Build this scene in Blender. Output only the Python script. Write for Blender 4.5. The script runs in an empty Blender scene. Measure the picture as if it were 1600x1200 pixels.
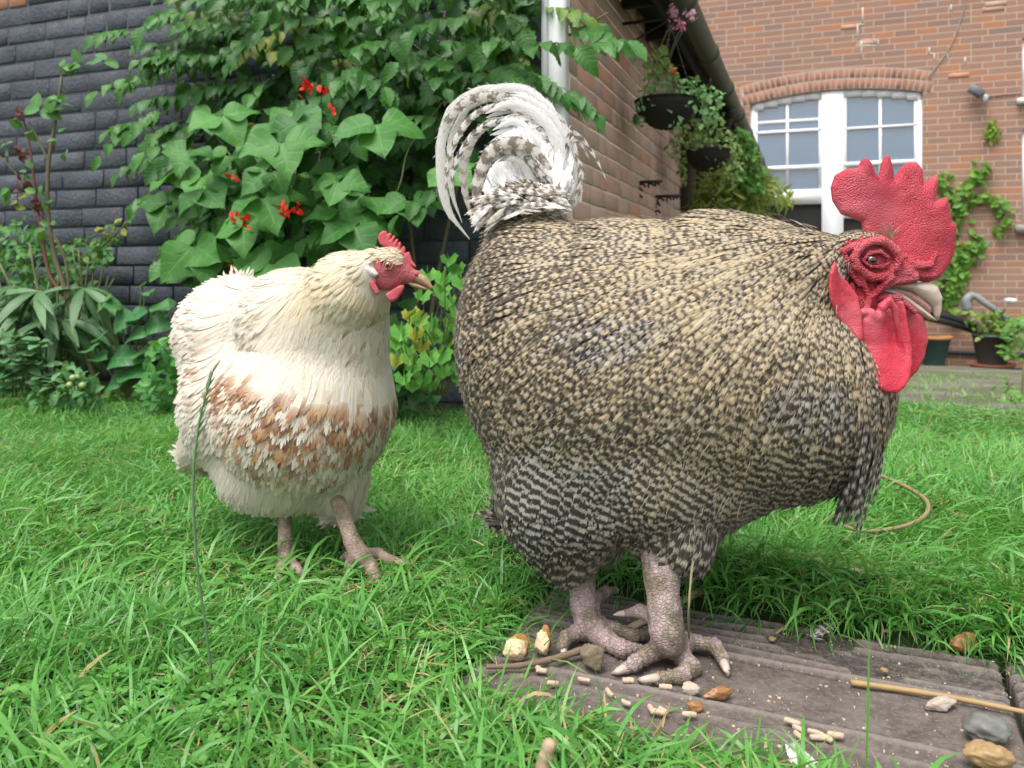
import bpy, math, random
import numpy as np
from mathutils import Vector, Matrix
random.seed(7); RNG = np.random.default_rng(7)
R = math.radians
F = 1256.0; HOR = 430.0; CH = 0.44        # focal length in photo pixels, horizon row, camera height

# ---------------------------------------------------------------- camera, sky, sun, exposure
sc = bpy.context.scene
cam = bpy.data.cameras.new('camera'); camo = bpy.data.objects.new('camera', cam)
sc.collection.objects.link(camo); sc.camera = camo
camo.location = (0, 0, CH); camo.rotation_euler = (R(90), 0, 0)
cam.sensor_width = 36; cam.lens = 36 * F / 1600; cam.shift_y = -(600 - HOR) / 1600
cam.clip_start = 0.02; cam.clip_end = 500
cam.dof.use_dof = True; cam.dof.focus_distance = 0.98; cam.dof.aperture_fstop = 9.0
w = bpy.data.worlds.new('World'); sc.world = w; w.use_nodes = True
wt = w.node_tree; bg = wt.nodes['Background']
sky = wt.nodes.new('ShaderNodeTexSky'); sky.sky_type = 'NISHITA'; sky.sun_disc = False
SUN_EL, SUN_AZ = 66, 215                  # degrees; azimuth clockwise from +Y
sky.sun_elevation = R(SUN_EL); sky.sun_rotation = R(SUN_AZ)
sky.air_density = 1.0; sky.dust_density = 4.0; sky.ozone_density = 1.0
hs = wt.nodes.new('ShaderNodeHueSaturation'); hs.inputs['Saturation'].default_value = 0.28
wt.links.new(sky.outputs[0], hs.inputs['Color']); wt.links.new(hs.outputs[0], bg.inputs[0])
bg.inputs[1].default_value = 0.15
sun = bpy.data.lights.new('sun', 'SUN'); suno = bpy.data.objects.new('sun', sun); sc.collection.objects.link(suno)
sun.energy = 1.15; sun.angle = R(35); sun.color = (1.0, 0.965, 0.91)
suno.rotation_euler = (R(90 - SUN_EL), 0, R(180 - SUN_AZ))
sc.view_settings.view_transform = 'Standard'; sc.view_settings.look = 'None'
sc.view_settings.exposure = 0.98; sc.view_settings.gamma = 1.0
sc.cycles.max_bounces = 6; sc.cycles.transparent_max_bounces = 8
sc.cycles.diffuse_bounces = 3; sc.cycles.glossy_bounces = 2; sc.cycles.transmission_bounces = 3

# ---------------------------------------------------------------- helpers
def P(u, v, Y):
    """photo pixel + distance in metres -> world point"""
    return np.array([(u - 800) / F * Y, Y, CH - (v - HOR) / F * Y])
def G(u, v, h=0.0):
    """photo pixel -> point at height h above the lawn"""
    return P(u, v, (CH - h) * F / (v - HOR))
def tag(o, label=None, cat=None, group=None, kind=None):
    if label: o['label'] = label
    if cat: o['category'] = cat
    if group: o['group'] = group
    if kind: o['kind'] = kind
    return o
def thing(name, loc, label, cat, group=None):
    o = bpy.data.objects.new(name, None); o.empty_display_size = 0.05
    sc.collection.objects.link(o); o.location = tuple(float(c) for c in loc)
    return tag(o, label, cat, group)
def build(name, V, Fq, mats, parent=None, uv=None, col=None, smooth=True, mi=None, tris=None):
    """V (n,3) world coordinates; Fq (m,k) equal-sized faces; uv / col per vertex"""
    V = np.asarray(V, np.float32)
    if parent is not None:
        V = V - np.array(parent_loc(parent), np.float32)
    me = bpy.data.meshes.new(name)
    Fs = [np.asarray(f, np.int32) for f in ([Fq] if Fq is not None and len(Fq) else []) + ([tris] if tris is not None and len(tris) else [])]
    loops = np.concatenate([f.ravel() for f in Fs]); tot = np.concatenate([np.full(len(f), f.shape[1], np.int32) for f in Fs])
    me.vertices.add(len(V)); me.vertices.foreach_set('co', V.ravel())
    me.loops.add(len(loops)); me.loops.foreach_set('vertex_index', loops)
    me.polygons.add(len(tot))
    st = np.concatenate([[0], np.cumsum(tot)[:-1]]).astype(np.int32)
    me.polygons.foreach_set('loop_start', st)
    if smooth: me.polygons.foreach_set('use_smooth', np.ones(len(tot), bool))
    if not isinstance(mats, (list, tuple)): mats = [mats]
    for m in mats: me.materials.append(m)
    if mi is not None: me.polygons.foreach_set('material_index', np.asarray(mi, np.int32))
    if uv is not None:
        l = me.uv_layers.new(name='UVMap'); l.data.foreach_set('uv', np.asarray(uv, np.float32)[loops].ravel())
    if col is not None:
        c = me.color_attributes.new(name='fc', type='FLOAT_COLOR', domain='POINT')
        c.data.foreach_set('color', np.asarray(col, np.float32).ravel())
    me.update(calc_edges=True)
    o = bpy.data.objects.new(name, me); sc.collection.objects.link(o)
    if parent is not None: o.parent = parent
    return o
def parent_loc(p):
    l = Vector((0, 0, 0))
    while p is not None: l += p.location; p = p.parent
    return l
class Acc:
    """collects pieces into one mesh"""
    def __init__(s): s.V = []; s.Q = []; s.T = []; s.U = []; s.C = []; s.n = 0
    def add(s, V, Q=None, T=None, uv=None, col=None):
        V = np.asarray(V, float); k = len(V)
        s.V.append(V)
        if Q is not None and len(Q): s.Q.append(np.asarray(Q) + s.n)
        if T is not None and len(T): s.T.append(np.asarray(T) + s.n)
        s.U.append(np.zeros((k, 2)) if uv is None else np.asarray(uv))
        c = np.zeros((k, 4)); 
        if col is not None: c[:] = col
        s.C.append(c); s.n += k
    def build(s, name, mats, parent=None, smooth=True):
        return build(name, np.concatenate(s.V), np.concatenate(s.Q) if s.Q else None, mats, parent, np.concatenate(s.U),
                     np.concatenate(s.C), smooth, tris=np.concatenate(s.T) if s.T else None)
    def box(s, c, half, ax=None, jit=0.0, col=None, bev=0.0):
        ax = np.eye(3) if ax is None else ax
        if bev > 0:
            hx, hy, hz = half; V = []
            sg = [(-1,-1),(1,-1),(1,1),(-1,1)]
            # front/back rings plus full ring: rounded-edge box (front and back inset)
            for yy, ins in ((-hy, bev), (-hy + bev, 0), (hy - bev, 0), (hy, bev)):
                for a, b in sg: V.append((a * (hx - ins), yy, b * (hz - ins)))
            Q = [(3,2,1,0), (12,13,14,15)]
            for r in range(3):
                for i in range(4): Q.append((r*4+i, r*4+(i+1)%4, (r+1)*4+(i+1)%4, (r+1)*4+i))
        else:
            V = [(a*half[0], b*half[1], c_*half[2]) for a in (-1,1) for b in (-1,1) for c_ in (-1,1)]
            Q = [(0,1,3,2),(4,6,7,5),(0,4,5,1),(2,3,7,6),(0,2,6,4),(1,5,7,3)]
        V = np.array(V, float)
        if jit: V = V + RNG.normal(0, jit, V.shape)
        s.add(np.asarray(c) + V @ ax, Q, col=col, uv=V[:, [0, 2]])
    def tube(s, pts, rad, n=8, col=None, cap=True):
        pts = np.asarray(pts, float); m = len(pts); rad = np.broadcast_to(np.asarray(rad, float), (m,))
        T = np.gradient(pts, axis=0); T /= np.linalg.norm(T, axis=1)[:, None] + 1e-12
        ref = np.array([0, 0, 1.0]) if abs(T[0][2]) < 0.9 else np.array([1.0, 0, 0])
        V = []; L = np.concatenate([[0], np.cumsum(np.linalg.norm(np.diff(pts, axis=0), axis=1))]); U = []
        for i in range(m):
            a = np.cross(T[i], ref); a /= np.linalg.norm(a) + 1e-12; b = np.cross(T[i], a); ref = -np.cross(T[i], a) if False else ref
            for j in range(n):
                th = 2 * math.pi * j / n
                V.append(pts[i] + rad[i] * (a * math.cos(th) + b * math.sin(th))); U.append((j / n, L[i]))
        Q = [(i*n+j, i*n+(j+1)%n, (i+1)*n+(j+1)%n, (i+1)*n+j) for i in range(m-1) for j in range(n)]
        T3 = []
        if cap:
            k = len(V); V.append(pts[0] - T[0] * rad[0] * .3); V.append(pts[-1] + T[-1] * rad[-1] * .3); U += [(0, 0), (0, L[-1])]
            T3 = [(k, (j+1) % n, j) for j in range(n)] + [(k+1, (m-1)*n+j, (m-1)*n+(j+1) % n) for j in range(n)]
        s.add(V, Q, T3, uv=U, col=col)
def spline(pts, n=24):
    """Catmull-Rom through pts"""
    p = np.asarray(pts, float); p = np.vstack([2*p[0]-p[1], p, 2*p[-1]-p[-2]])
    k = len(p) - 3; t = np.linspace(0, k, n); i = np.minimum(t.astype(int), k - 1); f = (t - i)[:, None]
    a, b, c, d = p[i], p[i+1], p[i+2], p[i+3]
    return 0.5 * (2*b + (c-a)*f + (2*a-5*b+4*c-d)*f*f + (3*b-a-3*c+d)*f**3)
def rot(axis, ang):
    return np.array(Matrix.Rotation(ang, 3, Vector(axis)))
def unit(v):
    v = np.asarray(v, float); return v / (np.linalg.norm(v, axis=-1, keepdims=True) + 1e-12)
def lattice(x, y, z=0.0, seed=0):
    """smooth value noise, about -1..1"""
    x, y, z = np.broadcast_arrays(np.asarray(x, float), y, z)
    xi, yi, zi = np.floor(x).astype(int), np.floor(y).astype(int), np.floor(z).astype(int)
    fx, fy, fz = x - xi, y - yi, z - zi
    fx, fy, fz = [f * f * (3 - 2 * f) for f in (fx, fy, fz)]
    def h(a, b, c):
        n = (a * 374761393 + b * 668265263 + c * 2147483647 + seed * 1274126177) & 0x7fffffff
        n = ((n ^ (n >> 13)) * 1274126177) & 0x7fffffff
        return ((n ^ (n >> 16)) & 0xffff) / 32767.5 - 1
    r = 0
    for a in (0, 1):
        for b in (0, 1):
            for c in (0, 1):
                r = r + h(xi + a, yi + b, zi + c) * (fx if a else 1 - fx) * (fy if b else 1 - fy) * (fz if c else 1 - fz)
    return r
def fbm(x, y, z=0.0, o=3, seed=0):
    r = 0; a = 1; t = 0
    for i in range(o):
        r = r + a * lattice(np.asarray(x) * 2**i, np.asarray(y) * 2**i, np.asarray(z) * 2**i, seed + i); t += a; a *= .5
    return r / t

# ---------------------------------------------------------------- signed-distance modelling (continuous bodies)
def smin(a, b, k):
    h = np.clip(.5 + .5 * (b - a) / k, 0, 1); return b * (1 - h) + a * h - k * h * (1 - h)
def ell(g, c, r, M=None):
    x, y, z = g[0] - c[0], g[1] - c[1], g[2] - c[2]
    if M is not None:
        x, y, z = (M[0][0]*x + M[0][1]*y + M[0][2]*z, M[1][0]*x + M[1][1]*y + M[1][2]*z, M[2][0]*x + M[2][1]*y + M[2][2]*z)
    k0 = np.sqrt((x/r[0])**2 + (y/r[1])**2 + (z/r[2])**2) + 1e-9
    k1 = np.sqrt((x/r[0]**2)**2 + (y/r[1]**2)**2 + (z/r[2]**2)**2) + 1e-9
    return k0 * (k0 - 1) / k1
def cap(g, a, b, ra, rb):
    a = np.asarray(a, float); b = np.asarray(b, float); d = b - a; dd = float(d @ d) + 1e-12
    x, y, z = g[0] - a[0], g[1] - a[1], g[2] - a[2]
    t = np.clip((x*d[0] + y*d[1] + z*d[2]) / dd, 0, 1)
    return np.sqrt((x-t*d[0])**2 + (y-t*d[1])**2 + (z-t*d[2])**2) - (ra + (rb - ra) * t)
def poly2(x, z, pts):
    """signed distance to a closed polygon in the XZ plane (negative inside)"""
    x, z = np.broadcast_arrays(x, z); d = np.full(x.shape, 1e9); inside = np.zeros(x.shape, bool)
    n = len(pts)
    for i in range(n):
        ax_, az_ = pts[i]; bx_, bz_ = pts[(i+1) % n]
        ex, ez = bx_ - ax_, bz_ - az_; wx, wz = x - ax_, z - az_
        t = np.clip((wx*ex + wz*ez) / (ex*ex + ez*ez + 1e-14), 0, 1)
        d = np.minimum(d, (wx - ex*t)**2 + (wz - ez*t)**2)
        cnd = ((az_ <= z) & (bz_ > z)) | ((bz_ <= z) & (az_ > z))
        if abs(ez) > 1e-12: inside ^= cnd & (x < ax_ + (z - az_) * ex / ez)
    return np.where(inside, -1, 1) * np.sqrt(d)
def plate(g, pts, yc, T, Rr):
    """a flat lobe with rounded edges: outline pts in XZ, centre surface yc, half thickness T, edge width Rr"""
    d2 = poly2(g[0], g[2], pts)
    q = np.clip(-d2 / Rr, 0, 1); t = T * np.sqrt(1 - (1 - q)**2)
    dy = np.abs(g[1] - yc)
    return np.where(d2 < 0, (dy - t) * 0.7, np.sqrt(np.maximum(d2, 0)**2 + np.maximum(dy, 0)**2))
def nets(f, lo, hi, h):
    ax = [np.arange(lo[i], hi[i] + h, h) for i in range(3)]
    g = (ax[0][:, None, None], ax[1][None, :, None], ax[2][None, None, :])
    S = np.broadcast_to(f(g), tuple(len(a) for a in ax)); c = S < 0
    nx, ny, nz = [n - 1 for n in S.shape]
    cnt = np.zeros((nx, ny, nz), np.int8); co = [(i, j, k) for i in (0, 1) for j in (0, 1) for k in (0, 1)]
    for i, j, k in co: cnt += c[i:i+nx, j:j+ny, k:k+nz]
    act = (cnt > 0) & (cnt < 8); A = np.argwhere(act); idx = np.full(act.shape, -1, np.int32); idx[act] = np.arange(len(A))
    val = {q: S[A[:, 0]+q[0], A[:, 1]+q[1], A[:, 2]+q[2]] for q in co}
    pos = np.zeros((len(A), 3)); n = np.zeros(len(A))
    for a in co:
        for d in range(3):
            if a[d] == 0:
                b = list(a); b[d] = 1; b = tuple(b); sa, sb = val[a], val[b]
                cr = (sa < 0) != (sb < 0); t = np.where(cr, sa / np.where(cr, sa - sb, 1), 0)
                p = np.tile(np.array(a, float), (len(A), 1)); p[:, d] += t
                pos += p * cr[:, None]; n += cr
    pos = (pos / n[:, None] + A) * h + np.array(lo)
    Q = []
    for d in range(3):
        e, f_ = [(1, 2), (2, 0), (0, 1)][d]
        s0 = [slice(None)] * 3; s1 = [slice(None)] * 3; s0[d] = slice(0, -1); s1[d] = slice(1, None)
        a, b = c[tuple(s0)], c[tuple(s1)]; X = np.argwhere(a != b); fl = a[X[:, 0], X[:, 1], X[:, 2]]
        ok = (X[:, e] > 0) & (X[:, f_] > 0) & (X[:, e] < c.shape[e] - 1) & (X[:, f_] < c.shape[f_] - 1); X = X[ok]; fl = fl[ok]
        def at(de, df):
            Y = X.copy(); Y[:, e] += de; Y[:, f_] += df; return idx[Y[:, 0], Y[:, 1], Y[:, 2]]
        q = np.stack([at(-1, -1), at(0, -1), at(0, 0), at(-1, 0)], 1)
        q[~fl] = q[~fl][:, ::-1]; Q.append(q)
    return pos, np.concatenate(Q)
def vnormals(V, Q):
    fn = np.cross(V[Q[:, 2]] - V[Q[:, 0]], V[Q[:, 3]] - V[Q[:, 1]]); N = np.zeros_like(V)
    for i in range(4): np.add.at(N, Q[:, i], fn)
    return unit(N)
def relax(V, Q, it=2, lam=.5):
    for _ in range(it):
        S = np.zeros_like(V); n = np.zeros(len(V))
        for i in range(4):
            np.add.at(S, Q[:, i], V[Q[:, (i+1) % 4]] + V[Q[:, (i+3) % 4]]); np.add.at(n, Q[:, i], 2)
        V = V + lam * (S / n[:, None] - V)
    return V

# ---------------------------------------------------------------- material helper
class NT:
    def __init__(s, name):
        s.m = bpy.data.materials.new(name); s.m.use_nodes = True; s.t = s.m.node_tree
        s.b = s.t.nodes['Principled BSDF']; s.out = s.t.nodes['Material Output']
    def n(s, typ, _p=None, **kw):
        nd = s.t.nodes.new('ShaderNode' + typ)
        for k, v in (_p or {}).items(): setattr(nd, k, v)
        for k, v in kw.items():
            key = k.replace('_', ' ')
            if k[0] == 'i' and k[1:].isdigit(): inp = nd.inputs[int(k[1:])]
            else: inp = nd.inputs[key]
            s.set(inp, v)
        return nd
    def set(s, inp, v):
        if hasattr(v, 'outputs'): v = v.outputs[0]
        if isinstance(v, bpy.types.NodeSocket): s.t.links.new(v, inp)
        elif isinstance(v, (tuple, list)) and len(v) == 3 and inp.type == 'RGBA': inp.default_value = (*v, 1)
        else: inp.default_value = v
    def math(s, op, a, b=0.0, c=0.0, clamp=False):
        nd = s.t.nodes.new('ShaderNodeMath'); nd.operation = op; nd.use_clamp = clamp
        s.set(nd.inputs[0], a); s.set(nd.inputs[1], b); s.set(nd.inputs[2], c); return nd.outputs[0]
    def mix(s, f, a, b, bt='MIX'):
        nd = s.t.nodes.new('ShaderNodeMix'); nd.data_type = 'RGBA'; nd.blend_type = bt
        s.set(nd.inputs[0], f); s.set(nd.inputs[6], a); s.set(nd.inputs[7], b); return nd.outputs[2]
    def ramp(s, f, st, interp='LINEAR'):
        nd = s.t.nodes.new('ShaderNodeValToRGB'); nd.color_ramp.interpolation = interp; e = nd.color_ramp.elements
        while len(e) < len(st): e.new(0.5)
        for i, (p, c) in enumerate(st):
            e[i].position = p; e[i].color = (*c, 1) if isinstance(c, tuple) else (c, c, c, 1)
        s.set(nd.inputs[0], f); return nd.outputs[0]
    def noise(s, vec, scale, detail=3, rough=.55, out=0):
        nd = s.n('TexNoise', Vector=vec, Scale=scale, Detail=detail, Roughness=rough); return nd.outputs[out]
    def coord(s, k='Object'): return s.n('TexCoord').outputs[k]
    def mapv(s, vec, sc_): return s.n('Mapping', Vector=vec, Scale=sc_).outputs[0]
    def sep(s, v): nd = s.n('SeparateXYZ', Vector=v); return nd.outputs
    def attr(s, name='fc'):
        a = s.n('Attribute', {'attribute_name': name}); nd = s.n('SeparateColor', Color=a.outputs['Color'])
        return nd.outputs[0], nd.outputs[1], nd.outputs[2], a.outputs['Alpha']
    def bump(s, h, strength=.5, dist=.01): return s.n('Bump', Strength=strength, Distance=dist, Height=h).outputs[0]
    def fin(s, color=None, rough=None, bump=None, spec=None, **kw):
        if color is not None: s.set(s.b.inputs['Base Color'], color)
        if rough is not None: s.set(s.b.inputs['Roughness'], rough)
        if bump is not None: s.set(s.b.inputs['Normal'], bump)
        if spec is not None: s.set(s.b.inputs['Specular IOR Level'], spec)
        for k, v in kw.items(): s.set(s.b.inputs[k.replace('_', ' ')], v)
        return s.m
def leafy(t, color, back=None, trans=0.35, rough=.5, bump=None, spec=.3):
    """principled + translucent mix for leaves and blades"""
    t.fin(color, rough, bump, spec)
    tr = t.n('BsdfTranslucent', Color=color if back is None else back)
    if bump is not None: t.set(tr.inputs['Normal'], bump)
    mx = t.n('MixShader', i0=trans, i1=t.b.outputs[0], i2=tr.outputs[0]); t.t.links.new(mx.outputs[0], t.out.inputs[0]); return t.m
# ---------------------------------------------------------------- building frame: D1 runs away along the outbuilding, D2 along the facades
A0 = R(20.5); D1 = np.array([math.sin(A0), math.cos(A0), 0]); D2 = np.array([math.cos(A0), -math.sin(A0), 0]); UP = np.array([0, 0, 1.0])
AXW = np.array([D2, D1, UP])                       # rows: along facade, away, up
def B(n, m, z): return n * D1 + m * D2 + np.array([0, 0, z])
KN, KM, FN = 2.51, -0.76, 10.38                    # corner of dark wall / outbuilding, distance of the house facade
def fq(u, n=FN):                                   # photo column -> position along a facade at distance n
    k = (u - 800) / F; Y = n / (k * D1[0] + D1[1]); return k * Y * D2[0] + Y * D2[1], Y
def fz(u, v, n=FN): return CH - (v - HOR) / F * fq(u, n)[1]

def ground_z(X, Y):
    X = np.asarray(X, float); Y = np.asarray(Y, float)
    n = X * D1[0] + Y * D1[1]
    z = -np.clip(n - 2.95, 0, 7.6) * 0.08
    z = z + 0.012 * fbm(X * 1.3, Y * 1.3, seed=3) * (n < 3.2)
    s, t = slab_st(X, Y)                           # the turf stands a little proud behind the paving
    z = z + 0.028 * np.exp(-((t - 0.33) / 0.08)**2) * ((s > -.1) & (s < 1.8))
    inside = (s > 0.02) & (t > -0.09) & (t < 0.24)
    return np.where(inside, -0.022, z)
SA = np.array([0.243, 1.053]); SD = unit(np.array([0.915, -0.403])); SN = np.array([-SD[1], SD[0]])   # paving strip: rear edge point, run, away
def slab_st(X, Y):
    """s along the paving from its left end, t away from its front edge"""
    dx, dy = X - SA[0], Y - SA[1]
    return dx * SD[0] + dy * SD[1] + 0.235, dx * SN[0] + dy * SN[1] + 0.225

# ---- materials of the setting
def m_soil():
    t = NT('soil'); c = t.coord(); n = t.noise(c, 30, 6); t.fin(t.ramp(n, [(.3, (.018, .012, .008)), (.7, (.07, .05, .03))]), .95, t.bump(n, .8, .01)); return t.m
def m_lawn():
    t = NT('lawn_ground'); c = t.coord(); n = t.noise(c, 25, 6); n2 = t.noise(c, 1.2, 3)
    g = t.ramp(n, [(.3, (.012, .016, .006)), (.7, (.035, .06, .012))])
    far = t.ramp(t.noise(c, 5, 6), [(.42, (.12, .105, .085)), (.52, (.07, .11, .03)), (.62, (.10, .16, .04))])
    pat = t.mix(t.ramp(t.noise(t.mapv(c, (1, 1.0, 1)), 1.7, 5), [(.45, 0.0), (.56, 1.0)]), far, t.ramp(t.noise(c, 14, 4), [(.3, (.13, .115, .10)), (.7, (.22, .20, .175))]))
    x = t.sep(c); nn = t.math('ADD', t.math('MULTIPLY', x[0], float(D1[0])), t.math('MULTIPLY', x[1], float(D1[1])))
    f = t.ramp(t.math('ADD', t.math('MULTIPLY', t.math('SUBTRACT', nn, 3.0), 1.2), t.math('MULTIPLY', t.math('SUBTRACT', n2, .5), .7)), [(.0, 0.0), (.35, 1.0)])
    t.fin(t.mix(f, g, pat), .95, t.bump(n, .6, .01)); return t.m
def m_brick(name, cols, mortar, sx=1.0, bumps=.5, stain=.3, rowh=.075, squash=1.0):
    t = NT(name); uvn = t.n('UVMap'); wv = t.n('TexNoise', Vector=t.coord(), Scale=3.0, Detail=2.0)
    b = t.n('TexBrick', {'offset': .5, 'squash': 1.5, 'squash_frequency': 3}, Vector=uvn, Scale=1.0, Color1=(0, 0, 0), Color2=(1, 1, 1), Mortar=(0.5, .5, .5))
    b.inputs['Brick Width'].default_value = .225; b.inputs['Row Height'].default_value = rowh; b.inputs['Mortar Size'].default_value = .0055
    b.inputs['Mortar Smooth'].default_value = .15; b.inputs['Bias'].default_value = 0
    col = t.ramp(b.outputs[0], cols, 'LINEAR')
    pat = t.noise(t.coord(), .9, 4); col = t.mix(t.ramp(pat, [(.4, 0.0), (.7, stain)]), col, (.30, .215, .16))
    col = t.mix(t.math('MULTIPLY', t.noise(t.coord(), 60, 4), .35), col, (.09, .05, .035), 'MIX')
    col = t.mix(b.outputs[1], col, mortar)
    h = t.math('SUBTRACT', t.math('MULTIPLY', t.noise(t.coord(), 120, 3), .3), b.outputs[1])
    t.fin(col, .9, t.bump(h, bumps, .006)); return t.m
def m_paint(name, c, rough=.4):
    t = NT(name); n = t.noise(t.coord(), 9, 4)
    t.fin(t.mix(t.math('MULTIPLY', n, .25), c, tuple(x * .72 for x in c)), rough, t.bump(t.noise(t.coord(), 60, 3), .08, .003)); return t.m
def m_bricks_painted():
    t = NT('black_painted_brick'); c = t.coord(); n = t.noise(c, 70, 5, .65); n2 = t.noise(c, 6, 4)
    base = t.mix(t.ramp(n2, [(.35, 0.0), (.7, 1.0)]), (.036, .044, .058), (.074, .085, .102))
    chip = t.ramp(t.math('ADD', t.math('MULTIPLY', t.noise(c, 26, 6, .7), 1.0), t.math('MULTIPLY', t.attr()[0], .06)), [(.665, 0.0), (.70, 1.0)])
    col = t.mix(t.math('MULTIPLY', chip, .7), base, (.17, .10, .075))
    r_, g_, b_, a_ = t.attr()
    col = t.mix(g_, col, t.mix(n2, (.30, .13, .06), (.40, .20, .10)))
    t.fin(col, t.ramp(n, [(.3, .42), (.7, .75)]), t.bump(t.math('ADD', n, t.math('MULTIPLY', n2, .9)), 1.0, .008), .45); return t.m
def m_bricks_old():
    t = NT('old_red_brick'); c = t.coord(); r_, g_, b_, a_ = t.attr(); n = t.noise(c, 40, 5, .6)
    col = t.ramp(r_, [(0, (.47, .29, .22)), (.3, (.52, .34, .26)), (.6, (.44, .30, .24)), (.82, (.55, .25, .14)), (1, (.34, .24, .21))])
    col = t.mix(t.math('MULTIPLY', t.ramp(t.noise(c, 1.6, 5), [(.35, 0.0), (.7, 1.0)]), .55), col, (.46, .37, .30))
    col = t.mix(t.math('MULTIPLY', n, .35), col, (.27, .18, .14))
    t.fin(col, .92, t.bump(n, .6, .004)); return t.m
def m_simple(name, c, rough=.8, bs=40, bst=.3, var=.35, c2=None, metal=0.0, spec=None):
    t = NT(name); cc = t.coord(); n = t.noise(cc, bs, 5); c2 = c2 or tuple(x * (1 - var) for x in c)
    t.fin(t.mix(t.noise(cc, bs * .3, 4), c, c2), rough, t.bump(n, bst, .004), spec, Metallic=metal); return t.m
M_SOIL = m_soil(); M_LAWN = m_lawn()
M_HOUSE = m_brick('house_brick', [(0, (.35, .195, .14)), (.3, (.40, .22, .155)), (.6, (.30, .18, .14)), (.8, (.48, .21, .105)), (1, (.25, .185, .165))], (.46, .37, .29))
M_DARK = m_bricks_painted(); M_OLD = m_bricks_old()
M_MORT = m_simple('pale_mortar', (.60, .50, .40), .95); M_MORTD = m_simple('painted_mortar', (.042, .050, .062), .6)
M_WHITE = m_paint('white_paint', (.82, .83, .84)); M_BLACKM = m_simple('black_metal', (.015, .015, .016), .45, var=.2)
M_GUT = m_simple('mossy_black_gutter', (.030, .032, .026), .5, 14, .4, c2=(.085, .10, .055))
M_TILE = m_simple('roof_tile', (.13, .085, .065), .9); M_WOOD = m_simple('weathered_wood', (.21, .15, .10), .85); M_SOFF = m_simple('dark_soffit', (.03, .026, .022), .9)
def m_glass():
    t = NT('window_glass'); t.fin((.075, .13, .20), .04, t.bump(t.noise(t.coord(), 2.2, 2), .25, .02), 1.0); t.b.inputs['IOR'].default_value = 1.7; t.b.inputs['Coat Weight'].default_value = .5; t.b.inputs['Coat Roughness'].default_value = .03; return t.m
M_GLASS = m_glass()

# ---- ground sheet, one surface out to the horizon
def make_ground():
    a = np.concatenate([-np.geomspace(60, 3.2, 14), np.linspace(-3, 3.4, 150), np.geomspace(3.6, 60, 14)])
    b = np.concatenate([-np.geomspace(60, 1, 10), np.linspace(-.8, 4.6, 160), np.geomspace(4.7, 80, 30)])
    X, Y = np.meshgrid(a, b, indexing='ij'); V = np.stack([X, Y, ground_z(X, Y)], -1).reshape(-1, 3)
    n, m = X.shape; i = np.arange(n * m).reshape(n, m)
    Q = np.stack([i[:-1, :-1], i[1:, :-1], i[1:, 1:], i[:-1, 1:]], -1).reshape(-1, 4)
    tag(build('lawn_ground', V, Q, M_LAWN), kind='structure')
make_ground()

# ---- brick walls laid brick by brick
def brick_wall(acc, org, ax, length, z0, z1, course=.08, jit=.0012, proud=.006, painted_to=None, holes=()):
    """courses of stretchers and headers; ax rows: along, into wall, up"""
    r = 0; z = z0
    while z < z1 - .02:
        x = -RNG.uniform(0, .2)
        while x < length:
            L = RNG.choice([.225, .225, .1125]); xc = x + L / 2
            if 0 < xc < length and not any(h[0] < xc < h[1] and h[2] < z + course / 2 < h[3] for h in holes):
                unp = 1.0 if (painted_to is not None and z + course / 2 > painted_to(xc)) else 0.0
                acc.box(org + ax[0] * xc + ax[2] * (z + course / 2) + ax[1] * RNG.normal(.01, .0010), (L / 2 - .0045, .028, course / 2 - .0045), ax, jit, col=(RNG.random(), unp, 0, 0), bev=proud)
            x += L
        z += course; r += 1
def make_dark_wall():
    t = thing('garden_wall', B(KN + .1, KM - 2.5, 0), 'old brick garden wall painted black, behind the climber and the cream hen', 'wall')
    a = Acc(); L = 5.0
    brick_wall(a, B(KN + .02, KM - L - .10, 0), AXW, L, -.08, 2.5, proud=.0035, painted_to=lambda x: 1.60 if x < 2.75 else 9)
    a.build('brickwork', M_DARK, t)
    b = Acc(); b.box(B(KN + .0562, KM - L / 2, 1.2), (L / 2, .05, 1.3), AXW); b.build('mortar', M_MORTD, t, smooth=False)
make_dark_wall()
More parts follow.
